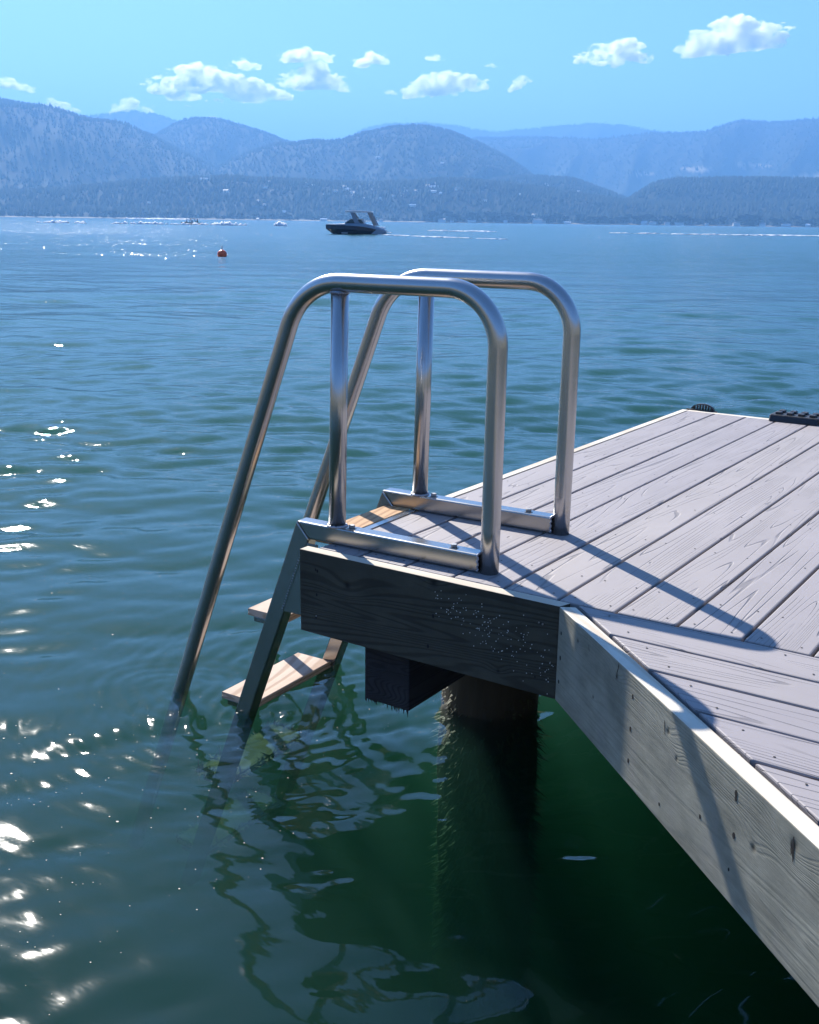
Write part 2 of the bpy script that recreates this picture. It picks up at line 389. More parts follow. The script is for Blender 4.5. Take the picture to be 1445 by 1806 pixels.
# ------------------------------------------------------------------ hills: (bearing, crest height) at a distance
HILLS = dict(
 wooded_hill_a=(4600, 1900, [(145.03, 423.3), (143.56, 414.9), (142.33, 401.1), (140.82, 381.6), (139.41, 355.0), (138.24, 343.6), (137.33, 318.7), (136.54, 297.4), (135.08, 239.0), (133.18, 167.1), (131.53, 93.3), (129.85, 22.5)], (60, 440), (0, 0)),
 wooded_hill_b=(8500, 1500, [(142.19, 508.8), (140.59, 637.7), (139.66, 684.3), (138.48, 709.2), (137.15, 727.3), (136.22, 708.6), (135.34, 666.1), (134.22, 600.6), (132.59, 500.2)], (10, 300), (10, 300)),
 wooded_hill_c=(5600, 1500, [(139.99, 138.5), (138.6, 244.2), (137.5, 318.5), (136.53, 377.2), (135.57, 425.7), (134.6, 459.0), (133.79, 456.0), (132.84, 437.8), (131.74, 406.9), (130.64, 372.8), (129.81, 348.3), (128.69, 303.1), (127.0, 213.0), (125.29, 108.4)], (0, 0), (0, 0)),
 wooded_hill_d=(4500, 1400, [(133.73, 183.8), (132.05, 245.2), (130.65, 276.7), (129.81, 280.0), (128.68, 292.2), (127.56, 291.5), (126.43, 320.3), (124.74, 347.3), (123.34, 348.6), (121.92, 328.8), (120.5, 287.8), (119.07, 231.6), (117.91, 175.1), (116.77, 137.4), (114.77, 74.8), (113.34, 22.4)], (4, 60), (0, 0)),
 wooded_hill_e=(3700, 800, [(121.29, 92.7), (119.6, 132.6), (117.63, 137.2), (115.94, 131.1), (115.09, 114.0), (113.96, 88.4), (113.11, 67.9), (111.96, 19.6)], (3, 20), (0, 0)),
 wooded_hill_f=(10000, 1800, [(128.69, 601.4), (127.42, 661.2), (126.43, 766.4), (125.31, 801.9), (123.34, 820.0), (121.93, 799.5), (120.52, 759.6), (119.68, 751.3), (118.56, 771.0), (116.9, 808.9), (114.98, 823.0), (113.06, 794.9), (111.41, 739.2), (109.52, 678.7), (106.9, 653.3), (103.11, 647.0)], (8, 500), (25, 600)),
 wooded_hill_g=(7000, 2600, [(123.04, 431.0), (120.79, 486.0), (119.11, 490.8), (116.87, 485.7), (114.93, 473.3), (113.57, 489.5), (111.14, 514.4), (109.81, 516.7), (109.25, 535.2), (108.27, 568.6), (105.71, 571.1), (104.58, 572.1), (102.73, 574.1)], (6, 380), (45, 480)),
 wooded_hill_h=(3300, 620, [(114.72, 4.7), (113.91, 32.1), (113.11, 63.8), (112.06, 102.9), (110.98, 115.6), (108.05, 119.2), (104.3, 115.0), (102.42, 110.6)], (0, 0), (40, 100)),
 lakeside_foothill=(3000, 560, [(145.4, 48.7), (141.32, 59.5), (137.31, 84.2), (133.19, 98.0), (129.83, 91.0), (126.14, 86.6), (121.87, 100.7), (119.02, 90.8), (116.19, 70.8), (113.38, 50.8), (109.28, 45.7), (102.82, 52.4)], (50, 60), (40, 60)),
)
t = NT("forested_hillside"); v = t.coords(kind='Object')
f1 = t.noise(v, .012, 5, .65); f2 = t.noise(v, .002, 4, .6)
at = t.n('ShaderNodeAttribute', attribute_name='meadow')
c = t.mix(f1, (.008, .014, .009), (.018, .026, .014)); c = t.mix(t.ramp(f2, [(0, 0), (.56, 0), (.72, 1), (1, 1)]), c, (.045, .05, .03))
c = t.mix(at.outputs['Fac'], c, (.42, .34, .22))
t.pbr(c, .95, spec=.1); M['forest'] = t.m

def hill_profile(tab, wl, wr):
    tab = sorted(tab); a = [p[0] for p in tab]; z = [p[1] for p in tab]
    if wr[0]: a = [a[0] - wr[0]] + a; z = [wr[1]] + z
    if wl[0]: a = a + [a[-1] + wl[0]]; z = z + [wl[1]]
    g = np.arange(a[0], a[-1] + .001, .05); zz = np.interp(g, a, z)
    k = np.exp(-np.linspace(-2, 2, 13) ** 2); k /= k.sum()
    zz = np.convolve(np.pad(zz, 6, mode='edge'), k, 'valid')
    return g, zz

class Hill:
    def __init__(s, name, seed):
        s.D, s.W, tab, wl, wr = HILLS[name]; s.seed = seed; s.name = name
        s.g, s.z = hill_profile(tab, wl, wr)
    def h(s, az, tt):
        """height at bearing az and cross position tt (-1 lake side foot, 0 crest, 1 back)"""
        zc = np.interp(az, s.g, s.z)
        x = az * R(1) * s.D
        warp = .10 * fbm(x / 900, tt * 2, s.seed, 3)
        tq = np.clip(tt + warp * np.clip(np.abs(tt) * 2, 0, 1) * np.sign(-tt) * -1, -1, 1)
        pr = .5 + .5 * np.cos(np.pi * np.clip(np.abs(tq), 0, 1)); pr = pr ** .85
        gul = 1 - np.abs(fbm(x / 420 + tt * .6, tt * 1.6, s.seed + 5, 4)) * 2
        amp = .20 * np.sin(np.pi * np.clip(np.abs(tt), 0, 1)) ** 1.0
        return -6 + (zc + 6) * (pr + amp * (gul - .75) * .9) + fbm(x / 60, tt * s.W / 60, s.seed + 8, 2) * 5 * (zc / 300 + .3)
    def pos(s, az, tt):
        r = s.D + tt * s.W
        return CAM.x + r * np.cos(np.radians(az)), CAM.y + r * np.sin(np.radians(az)), s.h(az, tt)

hills = []
for i, nm in enumerate(HILLS):
    H = Hill(nm, i * 13 + 1); hills.append(H)
    az = np.arange(H.g[0], H.g[-1] + .001, .1 if H.D > 4000 else .13)
    ins = (az > 98) & (az < 150); az = az[ins | (np.arange(len(az)) % 8 == 0)]
    n = 64 if nm.endswith(('_g', '_d')) else 44
    tt = np.concatenate([np.linspace(-1, 0, n), np.linspace(0, 1, 14)[1:]])
    A, T = np.meshgrid(az, tt); X, Y, Z = H.pos(A, T)
    me = np_mesh("hill", np.stack([X, Y, Z], -1).reshape(-1, 3), grid_faces(*A.shape))
    el = np.degrees(np.arctan2(Z - CAM.z, H.D + T * H.W))
    md = np.zeros(A.shape)
    if nm.endswith('_g'):
        for (a0, e0, wa, we) in ((103.6, 2.25, 1.5, .17), (104.9, 2.12, .9, .07), (107.3, 2.78, .9, .07), (110.0, 2.62, .7, .10), (102.9, 2.35, 1.2, .12), (112.6, 2.4, .5, .05)):
            nz = fbm(A * 3, el * 9, 4, 3)
            md = np.maximum(md, np.clip(1.6 - ((A - a0) / wa) ** 2 - ((el - e0) / we) ** 2 + nz * 1.6, 0, 1) * .8)
    at = me.attributes.new('meadow', 'FLOAT', 'POINT'); at.data.foreach_set('value', md.ravel().astype(np.float32))
    o = link("hill", me, M['forest']); tag(o, kind='structure')

# trees on the hills: small cones by the thousand, one mass
def cone_trees(pts, hh, rr, n=5, seed=3):
    g = np.random.default_rng(seed); N = len(pts)
    ph = g.uniform(0, 6.28, N)[:, None] + np.arange(n)[None] * 2 * np.pi / n
    wob = g.uniform(.65, 1.25, (N, n))
    base = np.stack([pts[:, 0:1] + rr[:, None] * wob * np.cos(ph), pts[:, 1:2] + rr[:, None] * wob * np.sin(ph), pts[:, 2:3] + hh[:, None] * g.uniform(.02, .3, (N, n))], -1)
    top = pts + np.stack([g.normal(0, .2, N), g.normal(0, .2, N), hh], -1)
    V = np.concatenate([base, top[:, None]], 1).reshape(-1, 3)
    i = np.arange(N)[:, None] * (n + 1)
    F = np.stack([i + np.arange(n), i + (np.arange(n) + 1) % n, i + n + 0 * np.arange(n)], -1).reshape(-1, 3)
    return V, F
t = NT("distant_conifers"); gm = t.n('ShaderNodeNewGeometry')
c = t.mix(t.noise(gm.outputs['Position'], .02, 2), (.020, .030, .021), (.038, .050, .032)); t.pbr(c, .95, spec=.1); M['conifer'] = t.m
P = []; HH = []
g = np.random.default_rng(5)
for H, n, lo in zip(hills, (9000, 2500, 6000, 9000, 5500, 2500, 7000, 5500, 16000), (.9, .3, .6, .8, 1, .2, .6, 1, 1)):
    a = g.uniform(max(101, H.g[0]), min(147.5, H.g[-1]), n); u = g.random(n)
    tt = np.where(u < .35, -np.abs(g.normal(0, .02, n)), -g.random(n) ** 1.3 * lo)
    x, y, z = H.pos(a, tt); k = z > 1; s = 1 if H.D < 6000 else 1.25
    P.append(np.stack([x, y, z - 1], -1)[k]); HH.append((g.uniform(8, 19, n) * s)[k])
P = np.concatenate(P); HH = np.concatenate(HH)
V, F = cone_trees(P, HH, HH * g.uniform(.2, .36, len(HH)))
o = link("hillside_conifers", np_mesh("hillside_conifers", V, F, False), M['conifer'])
tag(o, 'dense conifer forest covering the hills across the lake', 'forest', kind='stuff')
# rounder trees in a row along the far shore
n = 1500; a = np.concatenate([g.uniform(100, 124, 1150), g.uniform(124, 148, 350)]); dd = g.uniform(2425, 2500, n)
dens = vnoise(a * 1.7, a * 0, 3); k = dens > .3; a = a[k]; dd = dd[k]; n = len(a)
hh = g.uniform(7, 20, n) * (.6 + vnoise(a * 2.3, a * 0 + 4, 8) * .8); hh[a > 124] *= .6
pts = np.stack([CAM.x + dd * np.cos(np.radians(a)), CAM.y + dd * np.sin(np.radians(a)), np.full(n, .5)], -1)
V, F = cone_trees(pts, hh, hh * .30, 6, 9)
V2, F2 = cone_trees(pts + np.array([0, 0, 1]) * hh[:, None] * .98, -hh * .55, hh * .42, 6, 11)
o = link("shoreline_trees", np_mesh("shoreline_trees", np.concatenate([V, V2]), np.concatenate([F, F2 + len(V)]), False), M['conifer'])
tag(o, 'band of dark trees along the far shoreline', 'trees', kind='stuff')
# low shore bank under them
az = np.arange(95, 152, .1); A, T = np.meshgrid(az, np.linspace(0, 1, 5))
rr_ = 2405 + T * 120 + 12 * fbm(A * 2, A * 0, 2); Z = -1.2 + np.array([0, 1.6, 2.2, 2.6, 3])[:, None] + fbm(A * 9, T * 3, 3) * .8
me = np_mesh("shore_bank", np.stack([CAM.x + rr_ * np.cos(np.radians(A)), CAM.y + rr_ * np.sin(np.radians(A)), Z], -1).reshape(-1, 3), grid_faces(*A.shape))
M['bank'] = simple("shore_sand_and_scrub", (.16, .14, .10), .95, var=.8, sc=.03)
o = link("shore_bank", me, M['bank']); tag(o, kind='structure')
# the near shore behind the dock (seen in the steel's reflections)
az = np.arange(170, 425, 2.5); A, T = np.meshgrid(az, np.linspace(0, 1, 14))
rr_ = 26 + T * 160; Z = -1.5 + 22 * T ** .8 + fbm(A * .3, T * 8, 12) * 4 * T + 5 * (T > .2)
me = np_mesh("lake_shore", np.stack([CAM.x + rr_ * np.cos(np.radians(A)), CAM.y + rr_ * np.sin(np.radians(A)), Z], -1).reshape(-1, 3), grid_faces(*A.shape))
M['shore'] = simple("dry_grass_and_brush", (.16, .15, .10), .95, var=.6, sc=.25)
o = link("lake_shore", me, M['shore']); tag(o, kind='structure')

# far houses
M['house_white'] = simple("pale_house_wall", (.75, .73, .68), .7, sc=.2)
M['house_roof'] = simple("house_roof", (.22, .2, .2), .6, sc=.2)
M['metal_roof'] = simple("bright_metal_roof", (.8, .82, .85), .25, .4, sc=.2)
def house_mesh(w, d, h, rh, roof):
    bm = bmesh.new(); bm_box(bm, (-w / 2, -d / 2, -3), (w / 2, d / 2, h))
    nf = len(bm.faces)
    e = .6; vs_ = [bm.verts.new(p) for p in ((-w / 2 - e, -d / 2 - e, h - .2), (w / 2 + e, -d / 2 - e, h - .2), (w / 2 + e, d / 2 + e, h - .2), (-w / 2 - e, d / 2 + e, h - .2), (-w / 2 - e, 0, h + rh), (w / 2 + e, 0, h + rh))]
    for q in ((0, 1, 5, 4), (2, 3, 4, 5), (0, 4, 3), (1, 2, 5), (3, 2, 1, 0)):
        f = bm.faces.new([vs_[k] for k in q]); f.material_index = 1
    # a row of windows, set a little proud of the lake-side wall
    for k in range(int(w // 3.2)):
        x = -w / 2 + 1.4 + k * 3.2; bm_box(bm, (x, -d / 2 - .08, 1), (x + 1.5, -d / 2 - .02, 2.4))
        for f in bm.faces:
            if f.material_index == 0 and abs(f.calc_center_median().y + d / 2 + .05) < .07 and f.index == -1: f.material_index = 2
    me = bpy.data.meshes.new("house"); bm.to_mesh(me); bm.free()
    for mm in (M['house_white'], roof, M['hole']): me.materials.append(mm)
    return me
hm = [house_mesh(14, 9, 4, 3, M['house_roof']), house_mesh(20, 10, 6, 3, M['house_roof']), house_mesh(11, 8, 3.5, 2.6, M['metal_roof']), house_mesh(26, 10, 4, 2.5, M['metal_roof'])]
Fh = hills[-1]; He = hills[4]; Hd = hills[3]
spots = []
g = np.random.default_rng(17)
for k in range(44):
    a = float(np.clip(g.normal(126.5, 4.2), 113.5, 137)); tt = -float(g.uniform(.12, .72)); spots.append((Fh, a, tt))
for k in range(8): spots.append((He, float(g.uniform(114.8, 120)), -float(g.uniform(.1, .5))))
for k in range(6): spots.append((Hd, float(g.uniform(121, 130)), -float(g.uniform(.35, .6))))
for (H, a, tt) in spots:
    x, y, z = H.pos(np.array([a]), np.array([tt])); hs = float(g.uniform(.4, .8))
    o = link("house", hm[int(g.choice(4, p=[.4, .2, .25, .15]))]); o.location = (float(x[0]), float(y[0]), float(z[0]) + 4.5); o.rotation_euler = (0, 0, R(a - 90 + g.uniform(-40, 40))); o.scale = (hs, hs, hs)
    tag(o, 'small pale house among trees on the far wooded hillside', 'house', 'houses scattered over the far hillside')
for k, (a, sc_) in enumerate([(122.4, 1.1), (121.9, .8), (120.9, 1), (119.2, 1), (117.6, 1.4), (117.3, 1), (116.1, .8), (112.3, 1.5), (111.9, 1), (111.2, 1.1), (110.6, 1), (109.3, .9), (107.9, 1), (106.7, 1.2), (105.6, 1), (104.6, 1.2), (103.2, 1.3), (125.5, .9), (128.4, .8), (131.7, .7)]):
    x, y = bearing(a, 2418 + (k * 7) % 9)
    o = link("lakeside_house", hm[(k * 3 + 1) % 4]); o.location = (x, y, 1.2); o.scale = (sc_ * .7,) * 3; o.rotation_euler = (0, 0, R(a - 90 + (k * 37 % 50) - 25))
    tag(o, 'low pale house at the waterline of the far shore', 'house', 'houses along the far shoreline')
# mast on the far ridge
mroot = empty("radio_mast", (*bearing(124.30, 9960), 0)); mroot.location.z = 812
bm = bmesh.new()
for s in ((-3, -3), (3, -3), (0, 3)): bm_tube(bm, [(s[0], s[1], -12), (s[0] * .2, s[1] * .2, 46)], 1.0, 5)
from_bm("mast_tower", bm, M['nailgrey'], mroot)
bm = bmesh.new(); bm_tube(bm, [(0, 0, 46), (0, 0, 62)], .8, 5); from_bm("antenna", bm, M['nailgrey'], mroot)
tag(mroot, 'thin radio mast standing on the farthest ridge at the centre', 'radio mast')

# ------------------------------------------------------------------ clouds, well beyond the haze
t = NT("cumulus_cloud"); pv = t.n('ShaderNodeVolumePrincipled')
pv.inputs['Color'].default_value = (.998, .995, .99, 1); cn = t.noise(t.coords(), .0055, 5, .62); t.set(pv, 'Density', t.math('MULTIPLY', t.ramp(cn, [(0, 0), (.43, 0), (.63, 1), (1, 1)]), .034)); pv.inputs['Anisotropy'].default_value = .6
t.t.links.new(pv.outputs[0], t.out.inputs[1]); M['cloud'] = t.m
bm = bmesh.new(); bmesh.ops.create_icosphere(bm, subdivisions=4, radius=1); ICO4 = (np.array([v.co[:] for v in bm.verts]), np.array([[v.index for v in f.verts] for f in bm.faces])); bm.free()
bm = bmesh.new(); bmesh.ops.create_icosphere(bm, subdivisions=3, radius=1); ICO3 = (np.array([v.co[:] for v in bm.verts]), np.array([[v.index for v in f.verts] for f in bm.faces])); bm.free()
CLOUDS = [(133.73, 6.295, 240, 62, 0, 'large flat-bottomed white cloud above the left hills, the widest of all'),
 (132.21, 7.229, 60, 22, 0, 'small ragged cloud joined above the right end of the widest cloud'),
 (128.79, 6.629, 118, 46, 0, 'lumpy white cloud just right of the widest cloud'),
 (129.19, 7.714, 95, 32, 0, 'white cloud hanging above the lumpy cloud at upper left of centre'),
 (126.02, 7.576, 70, 26, .15, 'small flat cloud left of the tiny high cloud at the top centre'),
 (122.97, 7.717, 42, 14, 0, 'tiny bright cloud high at the centre of the sky'),
 (122.39, 6.546, 150, 46, .12, 'long white cloud low in the middle of the sky over the gap in the hills'),
 (125.04, 6.128, 25, 12, 0, 'very small puff off the left end of the long middle cloud'),
 (118.7, 6.616, 46, 20, .5, 'small slanting cloud right of the long middle cloud'),
 (120.14, 7.379, 24, 9, 0, 'tiny wisp above the right end of the long middle cloud'),
 (114.26, 7.861, 130, 42, .05, 'grey-bottomed cloud at right, second cloud from the right edge'),
 (108.69, 8.514, 175, 58, .1, 'big grey and white cloud near the top right corner'),
 (142.96, 5.907, 70, 22, -.1, 'cloud cut off by the left edge of the view'),
 (141.18, 5.044, 85, 24, 0, 'low cloud resting behind the crest of the leftmost hill'),
 (137.66, 5.148, 72, 28, .1, 'ragged cloud just over the saddle between the two left hills'),
 (133.98, 4.59, 110, 16, -.05, 'thin low cloud peeping over the rounded left hill'),
 (134.93, 5.287, 18, 7, 0, 'tiny puff below the widest cloud')]
DC = 14500.0
for ci, (az, el, wpx, hpx, tilt, lab) in enumerate(CLOUDS):
    g = np.random.default_rng(100 + ci)
    W = wpx / FPX * DC * .94; Hh = hpx / FPX * DC * .9
    nb = int(10 + 60 * min(1, wpx / 200)); VV = []; FF = []; off = 0
    for k in range(nb):
        u = g.uniform(-1, 1); env = (1 - abs(u) ** 1.7) * (.55 + .45 * float(vnoise(np.array(u * 2.6 + ci * 7), np.array(.5), 3))) + .1
        s = (.16 + .26 * g.random() ** 1.5) * Hh * (.45 + .7 * env)
        x = u * (W / 2 - s * .8); z = (g.random() ** 1.1 * env) * Hh * .80 - Hh * .42 + s * .35
        y = g.uniform(-1, 1) * W * .22 * (1 - abs(u) * .6)
        z += tilt * x
        I = ICO4 if s > 70 else ICO3
        v = I[0] * np.array([s * g.uniform(1.1, 1.9), s * 1.1, s * .74])
        nrm_ = I[0]; p = v + np.array([x, y, z])
        dsp = fbm3(p / (Hh * .22), 3, 3) * .42 + fbm3(p / (Hh * .06), 8, 3) * .34
        v = v * (1 + dsp[:, None]); v[:, 2] = np.where(v[:, 2] < -s * .3, -s * .3 + (v[:, 2] + s * .3) * .35, v[:, 2])
        VV.append(v + np.array([x, y, z])); FF.append(I[1] + off); off += len(v)
    # loose shreds along the edges
    for k in range(int(nb * .8)):
        u = g.uniform(-1.06, 1.06); s = Hh * g.uniform(.03, .085); env = (1 - min(1, abs(u)) ** 1.7)
        side = g.choice([-1, 1], p=[.45, .55]); x = u * W / 2; z = (side * .46 * env + g.normal(0, .05)) * Hh + tilt * x; y = g.uniform(-.1, .1) * W
        v = ICO3[0] * np.array([s * g.uniform(1, 2.6), s, s * .6]); v = v * (1 + fbm3((v + x) / (s * .8), 2, 3)[:, None] * .9)
        VV.append(v + np.array([x, y, z])); FF.append(ICO3[1] + off); off += len(v)
    me = np_mesh("cloud", np.concatenate(VV), np.concatenate(FF))
    tmp = link("cloud_tmp", me); rm = tmp.modifiers.new("r", 'REMESH'); rm.mode = 'VOXEL'; rm.voxel_size = 12
    me2 = bpy.data.meshes.new_from_object(tmp.evaluated_get(bpy.context.evaluated_depsgraph_get())); me2.name = "cloud"
    bpy.data.objects.remove(tmp); bpy.data.meshes.remove(me)
    o = link("cloud", me2, M['cloud']); x, y = bearing(az, DC); o.location = (x, y, DC * math.tan(R(el)))
    o.rotation_euler = (0, 0, R(az - 90)); tag(o, lab, 'cloud', 'small cumulus clouds over the hills')

# ------------------------------------------------------------------ the dock
dock = empty("dock", (0, 0, 0))
tag(dock, 'wooden swim dock with grey composite decking and timber fascia, angled at the near corner', 'dock')
PT, GAP, TH = .145, .0078, .0245
JY = .101            # line where the lengthwise planks end
YE = 2.895
c45 = Vector((.735, -.678)).normalized(); nrm45 = Vector((c45.y, -c45.x))   # along the slanting fascia / outward to the water
A0 = Vector((.774, .0663))   # outer corner front fascia / slanting fascia
I0 = Vector((.797, .1035))   # inner line of the slanting fascia
bev = .0035
def plank(lo, hi, holes=True):
    bm = bmesh.new(); L = hi[1] - lo[1]
    bm_box(bm, (0, 0, 0), (hi[0] - lo[0], L, TH), bev, 2)
    o = from_bm("plank", bm, M['comp'], dock); o.location = (lo[0], lo[1], -TH - random.random() * .0012); return o
x = .0345
edges = [.0345] + [.1715 + k * PT for k in range(0, 18)]
for k, (a, b) in enumerate(zip(edges[:-1], edges[1:])):
    y0 = JY + .0025
    plank((a + GAP / 2, y0), (b - GAP / 2, YE + (0 if b > .1 else 0)))
# crosswise planks in front of them, cut along the slanting fascia
p2 = .1315; XR = 2.75
def diag_x(y): return I0.x + (I0.y - y) * (c45.x / -c45.y) + .004
CORN = 1.95    # the slanting fascia turns here and runs back along Y
k = 0; y = JY - .0025
while y > -3.4:
    y1 = y - p2 + GAP
    xa = min(diag_x(y), CORN); xb = min(diag_x(y1), CORN)
    poly = [(0, xa), (-(y - y1), xb), (-(y - y1), XR), (0, XR)]
    # local frame: local Y runs along world X so that the grain follows the plank
    bm = bmesh.new(); lo = [bm.verts.new((a, b, 0)) for a, b in poly]; hi = [bm.verts.new((a, b, TH)) for a, b in poly]
    bm.faces.new(lo); bm.faces.new(hi)
    for i in range(4): bm.faces.new((lo[i], lo[(i + 1) % 4], hi[(i + 1) % 4], hi[i]))
    bmesh.ops.recalc_face_normals(bm, faces=bm.faces); bmesh.ops.bevel(bm, geom=list(bm.edges), offset=bev, segments=2, profile=.5, affect='EDGES')
    o = from_bm("plank", bm, M['comp'], dock); o.location = (0, y, -TH - random.random() * .001)
    # local x -> world +Y, local y -> world +X  (mirror-free: rotate -90 then flip x)
    me = o.data
    for v in me.vertices: v.co.x, v.co.y = -v.co.x, v.co.y
    me.flip_normals()
    o.rotation_euler = (0, 0, R(-90))
    me.update()
    y = y1 - GAP; k += 1
# fascia boards: local X along the board, outer face at local y=0
BH, BT = .234, .036
def board(name, p0, p1, mat, z0=-BH, z1=0.0, t=BT, miter0=0, miter1=0, inward=1, lab=None, top=True):
    d = Vector((p1[0] - p0[0], p1[1] - p0[1])); L = d.length
    bm = bmesh.new()
    pts = [(0, 0), (L, 0), (L - miter1, inward * t), (miter0, inward * t)]
    zs = [z0, z1 - .0015]
    rings = [[bm.verts.new((a, b, z)) for a, b in pts] for z in zs]
    bm.faces.new(rings[0]); bm.faces.new(rings[1])
    for i in range(4): bm.faces.new((rings[0][i], rings[0][(i + 1) % 4], rings[1][(i + 1) % 4], rings[1][i]))
    bmesh.ops.recalc_face_normals(bm, faces=bm.faces)
    bmesh.ops.bevel(bm, geom=list(bm.edges), offset=.0022, segments=2, profile=.5, affect='EDGES')
    me_o = from_bm(name, bm, mat, dock); me_o.data.materials.append(M['trim_top'])
    for p in me_o.data.polygons:
        if p.normal.z > .8 or abs(p.normal.x) > .95: p.material_index = 1
    me_o.location = (p0[0], p0[1], 0); me_o.rotation_euler = (0, 0, math.atan2(d.y, d.x))
    if lab: me_o['label'] = lab
    return me_o
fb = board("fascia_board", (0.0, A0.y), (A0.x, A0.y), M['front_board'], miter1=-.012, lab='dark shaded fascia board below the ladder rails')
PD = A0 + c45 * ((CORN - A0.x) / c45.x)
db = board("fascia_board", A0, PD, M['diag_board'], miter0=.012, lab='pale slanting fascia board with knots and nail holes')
board("fascia_board", (PD.x, PD.y), (PD.x, -3.4), M['side_board'])
# left side board (starts behind the front one), lowered where the ladder's top tread lies on it
board("fascia_board", (0.0, .600), (0.0, YE + .036), M['side_board'], t=.030, inward=-1)
board("fascia_board", (0.0, A0.y + BT + .001), (0.0, .598), M['side_board'], z1=-.028, t=.030, inward=-1)
board("fascia_board", (.031, YE + .038), (2.6, YE + .038), M['side_board'], inward=-1)
# joists below the planks
for yj in (.28, .68, 1.08, 1.48, 1.88, 2.28, 2.66):
    box("joist", M['joist'], dock, (.032, yj, -.225), (2.6, yj + .036, -TH - .003))
for (y0, x0) in ((-.02, .98), (-.42, 1.42), (-.82, 1.84), (-1.3, 1.99), (-1.8, 1.99), (-2.3, 1.99), (-2.9, 1.99)):
    box("joist", M['joist'], dock, (x0 + .02, y0 - .018, -.225), (2.7, y0 + .018, -TH - .003))
# cross timber on the piling with a splintered end
pb = empty("tmp"); bpy.data.objects.remove(pb)
bm = bmesh.new(); bm_box(bm, (0, -.0725, -.165), (1.9, .0725, 0), .004)
cap = from_bm("cap_beam", bm, M['pile_beam'], dock); cap.location = (.2625, .1035, -.2355); cap.rotation_euler = (0, 0, R(90)); cap['label'] = 'black rough timber beam sticking out below the deck'
bm = bmesh.new(); g = random.Random(4)
for k in range(46):
    u = g.uniform(-.07, .0725) ; z = -.1645; l = g.uniform(.004, .016) * (1.4 if u < 0 else .8); w = g.uniform(.001, .003)
    x0 = g.uniform(.0, .012)
    vs_ = [bm.verts.new(p) for p in ((x0, u - w, z), (x0, u + w, z), (x0 + .004, u, z + .001), (x0 + g.uniform(-.003, .003), u + g.uniform(-.003, .003), z - l))]
    for q in ((0, 1, 3), (1, 2, 3), (2, 0, 3)): bm.faces.new([vs_[i] for i in q])
o = from_bm("splinters", bm, M['pile_beam'], cap); o['kind'] = 'stuff'
# piling
PX, PY = .262, .675
def piling(px, py, ztop, seed):
    zz = np.linspace(ztop, -3.2, 60); aa = np.linspace(0, 2 * np.pi, 49)[:-1]; A, Zq = np.meshgrid(aa, zz)
    rr_ = .152 + .012 * fbm(np.cos(A) * 3 + seed, Zq * 1.2, seed, 3) + .006 * np.sin(A * 3 + Zq * 2) + .035 * np.clip((-Zq - .55) * 2, 0, 1) * fbm(A * 2, Zq * 5, seed + 4)
    V = np.stack([rr_ * np.cos(A), rr_ * np.sin(A), Zq], -1).reshape(-1, 3)
    F = np.concatenate([np.stack([np.arange(48) + 48 * i, (np.arange(48) + 1) % 48 + 48 * i, (np.arange(48) + 1) % 48 + 48 * (i + 1), np.arange(48) + 48 * (i + 1)], -1) for i in range(59)])
    V = np.concatenate([V, [[0, 0, ztop]]]); me = np_mesh("piling", V, F)
    o = link("piling", me, M['pile'], dock); o.location = (px, py, 0)
    bm = bmesh.new(); bmesh.ops.create_circle(bm, cap_ends=True, segments=32, radius=.148, matrix=Matrix.Translation((0, 0, ztop + .001)))
    from_bm("piling_top", bm, M['pile'], o)
    # weed hanging on it
    g = np.random.default_rng(seed); N = 9000
    z = ztop - .13 - g.random(N) ** .8 * 1.6; a = g.uniform(0, 2 * np.pi, N); l = g.uniform(.006, .022, N) * (1 + 1.6 * (z < -.64)) * (.4 + 1.2 * vnoise(a * 3, z * 7, 3)); w = g.uniform(.002, .007, N)
    r0 = .147; ca, sa = np.cos(a), np.sin(a); da = g.normal(0, .5, N)
    p0 = np.stack([r0 * ca, r0 * sa, z], -1); tn = np.stack([-sa, ca, 0 * a], -1)
    p1 = p0 + tn * w[:, None]; p2_ = p0 - tn * w[:, None]
    p3 = p0 + np.stack([ca, sa, 0 * a], -1) * (l * g.uniform(.25, .95, N))[:, None] + tn * (da * l * .5)[:, None] + np.array([0, 0, -1]) * (l * g.uniform(.1, .9, N))[:, None]
    V = np.stack([p1, p2_, p3], 1).reshape(-1, 3); me = np_mesh("algae_and_ripple_fringe", V, np.arange(3 * N).reshape(-1, 3), False)
    w_ = link("algae_and_ripple_fringe", me, M['algae_and_ripple_fringe'], o); w_['kind'] = 'stuff'
    return o
t = NT("wet_piling_wood"); v = t.coords((1, 1, .15)); f = t.noise(v, 30, 4, .6); f2 = t.noise(t.coords(), 6, 3)
c = t.mix(f, (.020, .014, .010), (.075, .052, .034)); c = t.mix(t.math('MULTIPLY', f2, .5), c, (.025, .032, .014))
t.pbr(c, .7, 0, t.bump(f, .8, .006), .3); M['pile'] = t.m
M['algae_and_ripple_fringe'] = simple("brown_green_weed_and_fringe", (.045, .05, .018), .7, var=.6, sc=30)
piling(PX, PY, -.402, 5); piling(PX + .05, 2.35, -.23, 9); piling(2.2, -.5, -.23, 12); piling(2.3, 2.3, -.23, 15)

